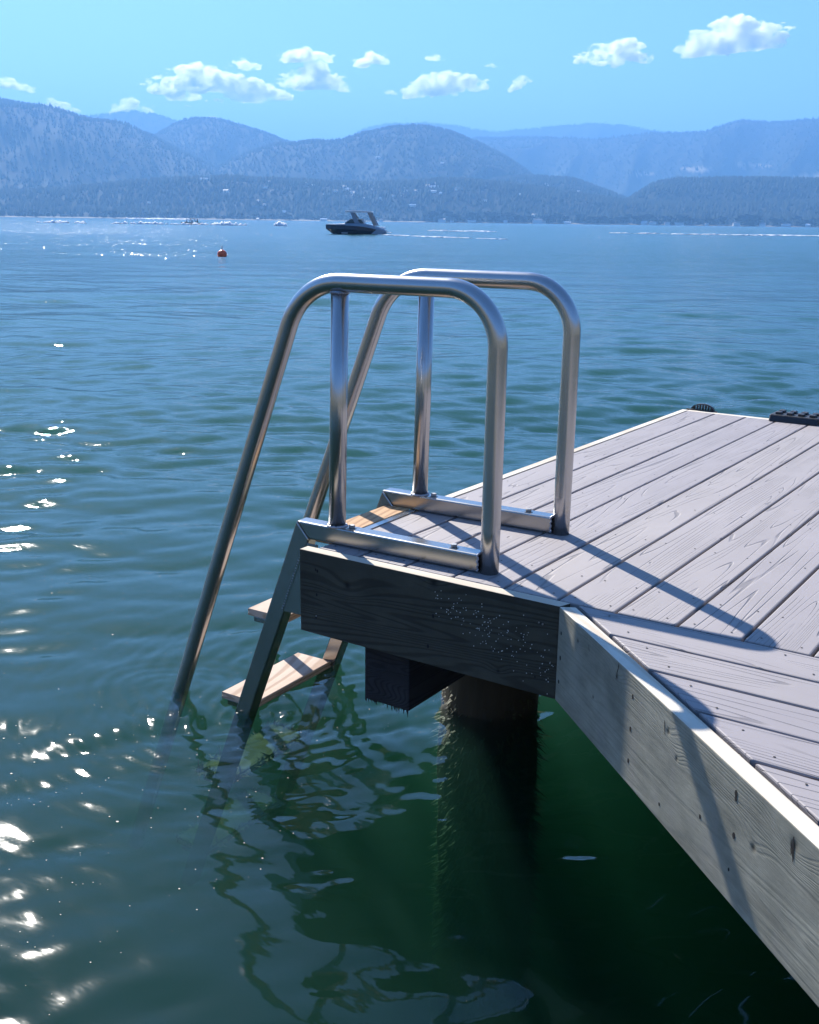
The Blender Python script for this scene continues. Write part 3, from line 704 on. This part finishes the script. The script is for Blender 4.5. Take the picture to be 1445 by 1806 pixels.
# nails and holes, as small countersunk discs
def discs(name, mat, parent, pts, r0=.003, seed=1, thick=.0012, squash=1.5):
    bm = bmesh.new(); g = random.Random(seed)
    for (x, z) in pts:
        r = r0 * g.uniform(.7, 1.3); n = 8
        ring = [bm.verts.new((x + r * math.cos(2 * math.pi * i / n), -thick, z + squash * r * math.sin(2 * math.pi * i / n))) for i in range(n)]
        rb = [bm.verts.new((v.co.x, .004, v.co.z)) for v in ring]
        bm.faces.new(ring)
        for i in range(n): bm.faces.new((ring[i], ring[(i + 1) % n], rb[(i + 1) % n], rb[i]))
    o = from_bm(name, bm, mat, parent); o['kind'] = 'stuff'; return o
discs("nail_holes", M['hole'], fb, [(.055, -.050), (.061, -.053), (.058, -.120), (.055, -.184), (.416, -.184), (.73, -.053), (.72, -.19), (.43, -.1)], .0032, 3, .0006)
discs("nail_heads", M['nailgrey'], fb, [(.724, -.0515), (.734, -.0535), (.056, -.181)], .0022, 3, .0022, 1)
discs("nail_holes", M['hole'], db, [(.408, -.045), (.408, -.114), (.408, -.183), (.805, -.037), (.806, -.046), (.81, -.111), (.805, -.177), (.02, -.06), (.022, -.12), (.02, -.18), (1.2, -.05), (1.2, -.12), (.70, -.14), (.55, -.2)], .0032, 5, .0006)
# cracks: narrow dark slivers cut in the slanting board
bm = bmesh.new()
for (x0, z0, x1, z1, w) in ((.338, -.006, .326, -.045, .0013), (.336, -.002, .334, -.02, .001), (.968, -.018, .973, -.058, .0045), (.963, -.026, .967, -.05, .002), (.18, -.024, .186, -.04, .0012), (.545, -.03, .552, -.058, .002)):
    n = 7; L_ = []; R_ = []
    for i in range(n):
        f = i / (n - 1); x = x0 + (x1 - x0) * f + random.uniform(-.0008, .0008); z = z0 + (z1 - z0) * f; ww = w * math.sin(math.pi * (f * .9 + .05)) * random.uniform(.6, 1.2)
        L_.append(bm.verts.new((x - ww, -.0005, z))); R_.append(bm.verts.new((x + ww, -.0005, z)))
    for i in range(n - 1): bm.faces.new((L_[i], R_[i], R_[i + 1], L_[i + 1]))
o = from_bm("cracks", bm, M['hole'], db); o['kind'] = 'stuff'
# white specks spattered on the dark board
g = random.Random(12); pts = []
for k in range(150):
    f = g.random() ** .8; x = .43 + f * .335; zc = -.055 - f * .095; pts.append((x + g.gauss(0, .008), zc + g.gauss(0, .012 + .034 * f)))
pts = [(x, max(-.225, min(-.02, z))) for x, z in pts if x < .77]
discs("white_specks", M['speck'], fb, pts, .0010, 8, .001, 1)
# small screws set in the deck planks
bm = bmesh.new(); g = random.Random(5)
for a, b in zip(edges[:-1], edges[1:]):
    for yy in (JY + .035, .296, .70, 1.1, 1.5, 1.9, 2.3, 2.68, 2.86):
        for xx in (a + .03, b - .03):
            bmesh.ops.create_circle(bm, cap_ends=True, segments=7, radius=.0026, matrix=Matrix.Translation((xx + g.uniform(-.004, .004), yy + g.uniform(-.006, .006), .0006)))
yy = JY
while yy > -1.6:
    for q in (.03, p2 - .033):
        for s in (.06, .45, .85): bmesh.ops.create_circle(bm, cap_ends=True, segments=7, radius=.0026, matrix=Matrix.Translation((min(diag_x(yy - q), CORN) + s, yy - q, .0006)))
    yy -= p2
o = from_bm("deck_screws", bm, M['hole'], dock); o['kind'] = 'stuff'

# ------------------------------------------------------------------ black fittings on the far edge
def fender(px, label):
    r = empty("dock_fender", (px, YE + .041, -.002)); tag(r, label, 'dock fender', 'black ribbed fenders on the end of the dock')
    prism("base_plate", M['black_plastic'], r, [(-.075, -.12), (.075, -.12), (.075, .006), (-.075, .006)], 0.0, .010, .002, axis='Y')
    # ribbed half disc: curved rim and upright ribs with open slots
    bm = bmesh.new(); n = 14
    for k in range(n):
        a0, a1 = math.pi * k / n, math.pi * (k + 1) / n
        pts = [(.056 * math.cos(a0), .030 * math.sin(a0) + .003), (.056 * math.cos(a1), .030 * math.sin(a1) + .003), (.049 * math.cos(a1), .025 * math.sin(a1) + .003), (.049 * math.cos(a0), .025 * math.sin(a0) + .003)]
        q = [bm.verts.new((a, .011, b)) for a, b in pts] + [bm.verts.new((a, .026, b)) for a, b in pts]
        for f in ((0, 1, 2, 3), (4, 5, 6, 7), (0, 1, 5, 4), (2, 3, 7, 6), (1, 2, 6, 5), (3, 0, 4, 7)): bm.faces.new([q[i] for i in f])
    from_bm("rim", bm, M['black_plastic'], r)
    for k in range(-3, 4):
        h = .024 * math.sqrt(max(0, 1 - (k * .0135 / .05) ** 2)) + .002
        box("rib", M['black_plastic'], r, (k * .0135 - .0035, .014, .0), (k * .0135 + .0035, .026, h))
    return r
fender(.092, 'black ribbed fender on the dock end nearer the far left corner')
fender(.735, 'black ribbed fender at the right edge of the view behind the long rubber pad')
pad = empty("mooring_pad", (.54, 2.925, 0.0)); tag(pad, 'long black rubber pad with raised blocks lying across the far end of the dock', 'rubber pad')
prism("pad_base", M['black_plastic'], pad, [(-.075, 0.0), (.075, 0.0), (.058, .030), (-.058, .030)], -.108, .108, .005, axis='X').location = (0, 0, .0005)
for k in range(4):
    for s in (-1, 1): box("block", M['black_plastic'], pad, (-.088 + k * .05, s * .027 - .018, .028), (-.088 + k * .05 + .026, s * .027 + .018, .041), .003)

# ------------------------------------------------------------------ the ladder (local frame: x along the base rails, y across)
LAD = empty("swim_ladder", (0, .167, 0), math.atan(.035))
tag(LAD, 'steel swim ladder with two hooped handrails and wooden treads going down into the lake', 'ladder')
PR = .0242; SY = .4315; TB = .023
def arc(c, r, a0, a1, n=12): return [(c[0] + r * math.cos(R(a0 + (a1 - a0) * k / n)), c[1] + r * math.sin(R(a0 + (a1 - a0) * k / n))) for k in range(n + 1)]
def hoop_path():
    zt = .6985; slope = .39
    th = math.atan(slope)                       # lean of the leg
    rho = .185; turn = math.pi / 2 - th
    xc = -.064 + .004; tl = rho * math.tan(turn / 2)
    cen = (xc + tl, zt - rho)
    left = arc(cen, rho, 90, 90 + math.degrees(turn), 16)
    rr_ = .137; cr = (.523 - rr_, zt - rr_)
    right = arc(cr, rr_, 0, 90, 16)
    pts = [(.519, .0)] + [(.519 + .004 * k / 5, .56 * k / 5) for k in range(1, 6)] + right[0:] + [(.25, zt + .0), ] + left
    lx, lz = left[-1]; L = 1.22 + lz
    for k in range(1, 14):
        z = lz - L * k / 13; pts.append((lx + slope * (z - lz), z))
    return pts
HP = hoop_path()
def bead(bm, c, ax, r, n=26, br=.0042, seed=0, a0=0, a1=360, sq=1.0):
    """ring of overlapping weld blobs round a joint"""
    g = random.Random(seed); ax = Vector(ax).normalized(); u = ax.orthogonal().normalized(); w = ax.cross(u)
    for k in range(n):
        a = R(a0 + (a1 - a0) * k / n); p = Vector(c) + (u * math.cos(a) + w * math.sin(a)) * r
        bmesh.ops.create_icosphere(bm, subdivisions=1, radius=br * g.uniform(.8, 1.25), matrix=Matrix.Translation(p + ax * g.uniform(-.0008, .0008)))
for side, y0 in enumerate((0.0, SY)):
    rail = tube("handrail", M['metal'], LAD, [(a, y0, b) for a, b in HP], PR, 28)
    post = tube("post", M['metal'], LAD, [(.049, y0, .0482), (.0615, y0, .6985 - PR + .004)], PR - .0008, 28)
    # base rail of square tube, mitred into the stringer
    xl = lambda z: -.0925 + .386 * z
    base = prism("base_rail", M['metal_box'], LAD, [(xl(.049), .049), (-.031, .0015), (.497, .0015), (.497, .049)], y0 - TB, y0 + TB, .0045, axis='Y')
    sw = .0475
    zb = -1.28
    strg = prism("stringer", M['metal_box'], LAD, [(xl(.049) - .0006, .048), (xl(zb), zb), (xl(zb) + sw, zb), (-.0316, .0012)], y0 - TB, y0 + TB, .0045, axis='Y')
    gz = -.228
    gus = prism("gusset_plate", M['metal_box'], LAD, [(xl(-.005) + sw + .0035, -.012), (xl(gz) + sw - .001, gz), (-.005, gz + .001), (-.005, -.012)], y0 - TB + .001 if side == 0 else y0 - TB + .001, y0 - TB + .007, .001, axis='Y')
    bm = bmesh.new()
    bead(bm, (.049, y0, .0495), (0, 0, 1), PR + .001, 30, .0044, 1 + side)
    bead(bm, (.0613, y0, .6985 - PR - .001), (0, 0, 1), PR, 26, .003, 3 + side)
    for k in range(12): bmesh.ops.create_icosphere(bm, subdivisions=1, radius=random.uniform(.0028, .0042), matrix=Matrix.Translation((.4965 + .002 * math.sin(k * 1.7), y0 - TB + .0015, .006 + k * .0038)))
    for k in range(10): bmesh.ops.create_icosphere(bm, subdivisions=1, radius=random.uniform(.0028, .0042), matrix=Matrix.Translation((.4965, y0 - TB + .004 + k * .0044, .0488)))
    for k in range(14):
        f = k / 13; bmesh.ops.create_icosphere(bm, subdivisions=1, radius=.0011, matrix=Matrix.Translation((xl(.047) + .004 + f * .036, y0 - TB - .0002, .045 - f * .042)))
    for k in range(22):
        f = k / 21; z = -.05 - f * .17; bmesh.ops.create_icosphere(bm, subdivisions=1, radius=random.uniform(.0012, .0026), matrix=Matrix.Translation((xl(z) + sw + .002, y0 - TB, z)))
    from_bm("weld_beads", bm, M['weld'], rail, smooth=True)['kind'] = 'stuff'
    for bx in (.098, .416):
        bm = bmesh.new(); bmesh.ops.create_cone(bm, cap_ends=True, segments=6, radius1=.0088, radius2=.0088, depth=.0075, matrix=Matrix.Translation((bx, y0, .0542)))
        bmesh.ops.bevel(bm, geom=list(bm.edges), offset=.0008, segments=1, affect='EDGES')
        b_ = from_bm("bolt", bm, M['nailgrey'], LAD)
        bm = bmesh.new(); bmesh.ops.create_cone(bm, cap_ends=True, segments=20, radius1=.0125, radius2=.0125, depth=.0014, matrix=Matrix.Translation((bx, y0, .0497))); from_bm("washer", bm, M['metal_box'], b_)
# treads: two grooved layers of wood on a steel bracket
TY0, TY1 = TB + .0015, SY - TB - .0015
def tread(x0, x1, zt, lab=None, full=True, wood='tread'):
    th = .021; bm = bmesh.new()
    prof = [(x0, zt - th), (x0 + .0, zt - th * .62), (x0 + .005, zt - th * .55), (x0, zt - th * .45), (x0, zt - .002), (x0 + .002, zt), (x1 - .002, zt), (x1, zt - .002), (x1, zt - th * .45), (x1 - .005, zt - th * .55), (x1, zt - th * .62), (x1, zt - th)]
    # local X of the board runs across the ladder so the grain follows it
    a = [bm.verts.new((0, p[0], p[1])) for p in prof]; b = [bm.verts.new((TY1 - TY0, p[0], p[1])) for p in prof]
    bm.faces.new(a); bm.faces.new(b)
    for i in range(len(prof)): bm.faces.new((a[i], a[(i + 1) % 12], b[(i + 1) % 12], b[i]))
    # turn: local x -> ladder +y, local y -> ladder -x  (rotation of +90 degrees), so mirror y first
    for v in bm.verts: v.co.y = -v.co.y
    o = from_bm("tread", bm, M[wood], LAD); o.location = (0, TY0, 0); o.rotation_euler = (0, 0, R(90))
    if lab: o['label'] = lab
    if full:
        for yy in (TY0, TY1 - .03): box("tread_bracket", M['metal_box'], LAD, (x0 + .022, yy, zt - th - .016), (x1 - .02, yy + .03, zt - th - .001), .001)
    return o
M['tread_sunk'] = mat_timber('sunken_weedy_tread', (.03, .035, .016), (.17, .17, .08), (.015, .022, .01), [], .4, stain=1.0, tint=(.05, .06, .02))  # dark coat and pale splotches painted in to suggest rippling underwater light
M['tread_wet'] = mat_timber("sun_bleached_tread", (.50, .38, .29), (.62, .50, .40), (.27, .16, .10), [], .5, stain=.3)
tread(-.061, .026, .003, 'bright orange top tread level with the deck', False)
for i, zt in enumerate((-.268, -.566, -.86, -1.15)):
    xs = -.0925 + .386 * zt
    tread(xs - .102, xs + .037, zt, wood='tread_wet' if i < 2 else 'tread_sunk', lab=('upper wooden tread half hidden behind the stringer', 'wet wooden tread just above the water', 'underwater wooden tread nearest the surface', 'deepest underwater wooden tread')[i])
for o in [q for q in LAD.children if q.name.startswith('tread') and q.get('label', '').find('underwater') >= 0]:  # added weed-like fringe; its ragged edges imitate the water bending the light
    g = np.random.default_rng(31); co = np.array([v.co[:] for v in o.data.vertices]); lo, hi = co.min(0), co.max(0); N = 900
    e = g.integers(0, 4, N); u = g.random(N); px = np.where(e < 2, lo[0] + u * (hi[0] - lo[0]), np.where(e == 2, lo[0], hi[0])); py = np.where(e == 0, lo[1], np.where(e == 1, hi[1], lo[1] + u * (hi[1] - lo[1])))
    p0 = np.stack([px, py, np.full(N, hi[2] - .004)], -1); out = np.stack([(e == 3) * 1. - (e == 2), (e == 1) * 1. - (e == 0), 0 * u], -1); al = np.stack([(e < 2) * 1., (e > 1) * 1., 0 * u], -1)
    l = g.uniform(.006, .05, N) * (.3 + vnoise(px * 40, py * 40, 5)); w = g.uniform(.002, .007, N)
    p3 = p0 + out * l[:, None] * g.uniform(-.6, 1, N)[:, None] + al * (g.normal(0, .6, N) * l)[:, None] + np.array([0, 0, 1]) * (l * g.uniform(-.6, .8, N))[:, None]
    a_ = link("algae_and_ripple_fringe", np_mesh("algae_and_ripple_fringe", np.stack([p0 + al * w[:, None], p0 - al * w[:, None], p3], 1).reshape(-1, 3), np.arange(3 * N).reshape(-1, 3), False), M['algae_and_ripple_fringe'], o); a_['kind'] = 'stuff'
box("edge_strip", M['metal_box'], LAD, (.031, TY0, .0006), (.052, TY1, .0030))

# ------------------------------------------------------------------ mooring buoy
bu = empty("mooring_buoy", (-29.69, 31.06, WATER)); tag(bu, 'round orange-red mooring buoy with a ring on top floating beyond the ladder', 'buoy')
M['buoy'] = simple("faded_orange_plastic", (.90, .13, .045), .45, var=.2, sc=6)
bm = bmesh.new(); bmesh.ops.create_uvsphere(bm, u_segments=28, v_segments=18, radius=.19)
for v in bm.verts:
    v.co.z *= .92; v.co.z += .085
    if v.co.z < .0: v.co.x *= 1.04; v.co.y *= 1.04
from_bm("float", bm, M['buoy'], bu, smooth=True)
bm = bmesh.new(); bm_tube(bm, [(.196 * math.cos(k * math.pi / 12), .196 * math.sin(k * math.pi / 12), .03) for k in range(25)], .012, 8, False); from_bm("band", bm, M['buoy'], bu)
bm = bmesh.new(); bm_tube(bm, [(0, 0, .24), (0, 0, .32)], .014, 8); bm_tube(bm, [(.045 * math.sin(a), 0, .355 - .045 * math.cos(a)) for a in [2 * math.pi * k / 16 for k in range(17)]], .011, 8, False)
from_bm("ring", bm, M['nailgrey'], bu)

# ------------------------------------------------------------------ sports boat, bow to the left
M['hull_dark'] = simple("navy_gelcoat", (.012, .018, .035), .15, var=.2, sc=2)
M['hull_grey'] = simple("blue_grey_gelcoat", (.22, .28, .35), .25, var=.1, sc=2)
M['boat_white'] = simple("white_gelcoat", (.78, .78, .78), .3, var=.05, sc=2)
M['boat_glass'] = simple("tinted_boat_glass", (.05, .09, .11), .05, .3, sc=2)
M['arch'] = simple("brown_grey_arch_metal", (.34, .29, .27), .35, .3, sc=2)
M['skin'] = simple("skin_tone", (.45, .27, .19), .6); M['shirt_white'] = simple("white_shirt", (.7, .7, .7), .8); M['shirt_dark'] = simple("dark_clothing", (.03, .035, .05), .8)  # skin and clothing in plain even tones
def loft(name, secs, mat, parent, smooth=True):
    bm = bmesh.new(); rings = [[bm.verts.new(p) for p in s] for s in secs]; n = len(secs[0])
    for a, b in zip(rings[:-1], rings[1:]):
        for k in range(n - 1): bm.faces.new((a[k], a[k + 1], b[k + 1], b[k]))
    bm.faces.new(rings[0]); bm.faces.new(rings[-1])
    bmesh.ops.remove_doubles(bm, verts=bm.verts, dist=.002)
    return from_bm(name, bm, mat, parent, False)
def person_sitting(parent_loc, rz, label, shirt, h=1.0):
    p = empty("person", parent_loc, rz); tag(p, label, 'person')
    bm = bmesh.new()
    # hips, torso, neck, head grown as one skin; thighs and arms forward
    bm_tube(bm, [(0, 0, 0), (0, 0, .12), (.01, 0, .35), (.0, 0, .50), (0, 0, .56)], [.15, .15, .19, .17, .06], 12)
    bm_tube(bm, [(0, 0, .55), (.01, 0, .60), (.02, 0, .68), (.02, 0, .76), (.01, 0, .80)], [.05, .07, .10, .09, .03], 12)
    for s in (-1, 1):
        bm_tube(bm, [(0, s * .09, .07), (.25, s * .11, .10), (.45, s * .12, .08), (.47, s * .12, -.3)], [.09, .08, .065, .05], 8)
        bm_tube(bm, [(0, s * .17, .47), (.08, s * .23, .25), (.30, s * .16, .18)], [.055, .045, .035], 8)
    from_bm("body", bm, shirt, p, smooth=True)
    bm = bmesh.new(); bmesh.ops.create_icosphere(bm, subdivisions=2, radius=.108, matrix=Matrix.Translation((.02, 0, .705)) @ Matrix.Diagonal((1, .85, 1.15, 1))); from_bm("head", bm, M['skin'], p, smooth=True)
    bm = bmesh.new(); bmesh.ops.create_icosphere(bm, subdivisions=2, radius=.115, matrix=Matrix.Translation((-.005, 0, .735)) @ Matrix.Diagonal((1, .88, 1, 1))); from_bm("hair", bm, M['shirt_dark'], p, smooth=True)
    return p
BL = math.atan2(.5573, -.8303)   # pointing to the left of the view
BANG = math.atan2(-.5573, -.8303)
bx, by = -73.3, 98.6
boat = empty("speedboat", (bx, by, WATER), BANG + R(-4)); tag(boat, 'dark-hulled sports boat with a white hardtop and swept arch crossing the lake', 'motorboat')
# local: +x bow, length about 6.9 m
def sec(x, hw, ch, keel, sheer, hi=1.0):
    rk = max(0, x - 2.0) * .42
    return [(x, hw * hi, sheer), (x, hw, sheer * .55), (x - rk, hw * ch, .12), (x - rk, hw * .5, keel * .6), (x - rk, 0, keel), (x - rk, -hw * .5, keel * .6), (x - rk, -hw * ch, .12), (x, -hw, sheer * .55), (x, -hw * hi, sheer)]
stations = [(-3.3, 1.08, .92, -.30, .36), (-2.6, 1.15, .93, -.34, .50), (-1.6, 1.2, .93, -.36, .72), (-.8, 1.22, .93, -.38, .84), (0, 1.22, .9, -.40, .90), (1.2, 1.13, .82, -.38, .97), (2.2, .85, .66, -.30, 1.0), (2.9, .48, .5, -.12, 1.01), (3.35, .14, .4, .1, 1.02), (3.5, .02, .4, .15, 1.02)]
loft("hull", [sec(*s) for s in stations], M['hull_dark'], boat)
def deck_ring(x, hw, z, top): return [(x, hw * 1.02, z - .02), (x, hw * .97, z + top * .6), (x, hw * .8, z + top), (x, 0, z + top * 1.1), (x, -hw * .8, z + top), (x, -hw * .97, z + top * .6), (x, -hw * 1.02, z - .02)]
loft("deck", [deck_ring(-3.3, 1.08, .36, .12), deck_ring(-2.6, 1.15, .50, .24), deck_ring(-1.6, 1.2, .72, .32), deck_ring(-.8, 1.22, .84, .34), deck_ring(0, 1.22, .90, .32), deck_ring(1.0, 1.15, .95, .24), deck_ring(2.2, .85, 1.0, .10), deck_ring(3.35, .12, 1.02, .04), deck_ring(3.5, .02, 1.02, .02)], M['hull_grey'], boat)
prism("quarter_panel", M['hull_grey'], boat, [(-3.34, .06), (-1.7, .06), (-2.4, .62), (-3.34, .38)], 1.13, 1.19, .01, axis='Y')
box("swim_platform", M['boat_white'], boat, (-3.85, -.95, .16), (-3.28, .95, .26), .03)
box("engine_cover", M['boat_white'], boat, (-3.1, -.8, .52), (-2.2, .8, .82), .08)
for s in (-1, 1):
    prism("windshield", M['boat_glass'], boat, [(-.9, 1.18), (1.25, 1.22), (.55, 1.66), (-.55, 1.62)], s * 1.02 - .015, s * 1.02 + .015, .004, axis='Y')
    prism("arch_leg", M['arch'] if s > 0 else M['hull_grey'], boat, [(-2.35, .95), (-1.95, .95), (-1.25, 2.36), (-1.62, 2.36)], s * 1.08 - .05, s * 1.08 + .05, .02, axis='Y')
    prism("front_strut", M['hull_grey'], boat, [(-.45, 1.2), (.15, 1.2), (.62, 2.34), (.35, 2.34)], s * 1.05 - .035, s * 1.05 + .035, .015, axis='Y')
prism("windshield", M['boat_glass'], boat, [(1.22, 1.2), (1.28, 1.2), (.58, 1.66), (.52, 1.66)], -1.0, 1.0, .004, axis='Y')
for s in (-1, 1): prism("windshield_frame", M['boat_white'], boat, [(.55, 1.62), (1.22, 1.2), (1.32, 1.2), (.62, 1.69), (-.55, 1.66), (-.55, 1.6)], s * 1.04 - .02, s * 1.04 + .02, .004, axis='Y')
prism("hardtop", M['boat_white'], boat, [(-1.8, 2.34), (-1.75, 2.48), (.2, 2.56), (1.2, 2.49), (1.2, 2.36)], -1.05, 1.05, .03, axis='Y')
box("helm_seat", M['boat_white'], boat, (-.9, -.5, 1.1), (-.4, .5, 1.6), .06)
box("white_boot_stripe", M['boat_white'], boat, (.9, 1.0, .10), (1.6, 1.03, .16), .004)

# small far craft with two riders and towers
def small_boat(loc, rz, L, label, tower=True):
    b = empty("small_motorboat", loc, rz); tag(b, label, 'motorboat', 'small far boats')
    k = L / 4.4
    ss = [(-2.2 * k, .85, .9, -.1, .40), (0, .95, .9, -.15, .48), (1.2 * k, .75, .75, -.1, .52), (1.9 * k, .35, .5, .05, .56), (2.3 * k, .03, .4, .3, .58)]
    loft("hull", [sec(*s) for s in ss], M['hull_dark'], b)
    box("console", M['boat_white'], b, (-.25, -.4, .4), (.35, .4, 1.05), .05)
    prism("windscreen", M['boat_glass'], b, [(.35, 1.0), (.42, 1.0), (.15, 1.4), (.08, 1.4)], -.4, .4, .004, axis='Y')
    if tower:
        bm = bmesh.new()
        for s in (-1, 1): bm_tube(bm, [(-.9, s * .8, .45), (-.55, s * .7, 1.5), (.4, s * .7, 1.55), (.7, s * .8, .5)], .04, 8)
        bm_tube(bm, [(-.55, -.7, 1.5), (-.55, .7, 1.5)], .04, 8); from_bm("tow_tower", bm, M['hull_dark'], b)
        box("canopy", M['boat_white'], b, (-.65, -.75, 1.56), (.5, .75, 1.64), .02)
    return b
BS = BANG + R(14)
small_boat((-213.4, 213.5, WATER), BS, 5.6, 'small dark motorboat with a white canopy near the far left shore')
person_sitting((-212.6, 214.6, WATER + .55), BS, 'person in dark clothing sitting at the stern of the small canopied motorboat', M['shirt_dark'])
person_sitting((-214.4, 212.5, WATER + .55), BS, 'person in a white shirt at the bow seat of the small canopied motorboat', M['shirt_white'])
small_boat((-1068.6, 943, WATER), BANG + R(10), 8, 'leftmost tiny dark boat speeding far off under the left hill', False)
small_boat((-942.6, 883.3, WATER), BANG + R(10), 7, 'tiny dark far boat following the leftmost one', False)
small_boat((-664.8, 1667.4, WATER), BANG + R(10), 13, 'tiny dark far boat off the right part of the far shore', False)

# ------------------------------------------------------------------ foam: wakes and splashes
t = NT("white_foam"); v = t.coords(); f = t.noise(v, 2.2, 5, .7)
df = t.n('ShaderNodeBsdfPrincipled'); df.inputs['Base Color'].default_value = (.85, .87, .88, 1); df.inputs['Roughness'].default_value = .8
t.t.links.new(df.outputs[0], t.out.inputs[0]); M['foam'] = t.m
def foam(name, segs, w, h, seed, label, n=260):
    """lumpy broken foam along a polyline"""
    g = np.random.default_rng(seed); pts = [np.array(s, float) for s in segs]
    VV = []; FF = []; off = 0; bm = bmesh.new(); bmesh.ops.create_icosphere(bm, subdivisions=1, radius=1)
    I = (np.array([v.co[:] for v in bm.verts]), np.array([[v.index for v in f.verts] for f in bm.faces])); bm.free()
    for k in range(n):
        u = g.random() * (len(pts) - 1); i = min(int(u), len(pts) - 2); p = pts[i] + (pts[i + 1] - pts[i]) * (u - i)
        if vnoise(np.array(u * 6.), np.array(.3), seed) < .32: continue
        s = np.array([w * g.uniform(.4, 1.4), w * g.uniform(.4, 1.4), h * g.uniform(.3, 1.3)])
        v = I[0] * s * (1 + g.normal(0, .15, (len(I[0]), 1))) + np.array([p[0] + g.normal(0, w), p[1] + g.normal(0, w), WATER + .01])
        VV.append(v); FF.append(I[1] + off); off += len(v)
    o = link(name, np_mesh(name, np.concatenate(VV), np.concatenate(FF)), M['foam']); tag(o, label, 'wake', kind='stuff'); return o
foam("wake", [(-69.3, 97.9), (-60, 91.9), (-48, 86)], .35, .045, 1, 'thin white wake trailing behind the dark sports boat', 260)
foam("wake", [(-98.6, 152.7), (-92, 152.6), (-86.8, 152.5)], .5, .13, 2, 'short broken wake right of the sports boat', 90)
foam("wake", [(-77, 169.3), (-64, 169.6), (-52.6, 169.8), (-47, 174)], .6, .12, 3, 'long low wake line across the right part of the lake', 190)
foam("wake", [(-52, 177), (-43.4, 178.5), (-30, 181)], 1.0, .10, 4, 'white foam streak at the right edge of the lake', 300)
foam("splash", [(-1060, 940), (-1000, 915), (-945, 884), (-880, 850), (-800, 800)], 3.5, 1.3, 5, 'far bright wake behind the two tiny boats', 260)
foam("splash", [(-236, 181), (-226, 186), (-204, 196), (-188, 206)], .8, .5, 6, 'bright splashes left of the small canopied motorboat', 120)
foam("splash", [(-186, 196), (-184, 197)], .45, .75, 7, 'white splash right of the small canopied motorboat', 40)
foam("splash", [(-176, 204), (-174.6, 205)], .4, .95, 8, 'tallest white splash above the orange buoy', 44)

# ------------------------------------------------------------------ haze
t = NT("lake_haze"); pv = t.n('ShaderNodeVolumePrincipled')
pv.inputs['Color'].default_value = (.17, .40, .76, 1); pv.inputs['Density'].default_value = 2.1e-4; pv.inputs['Anisotropy'].default_value = .2
t.t.links.new(pv.outputs[0], t.out.inputs[1])
o = box("haze", t.m, None, (-13600, -8100, -5.2), (9600, 15100, 885)); tag(o, 'pale blue haze over the lake and hills', 'haze', kind='stuff')
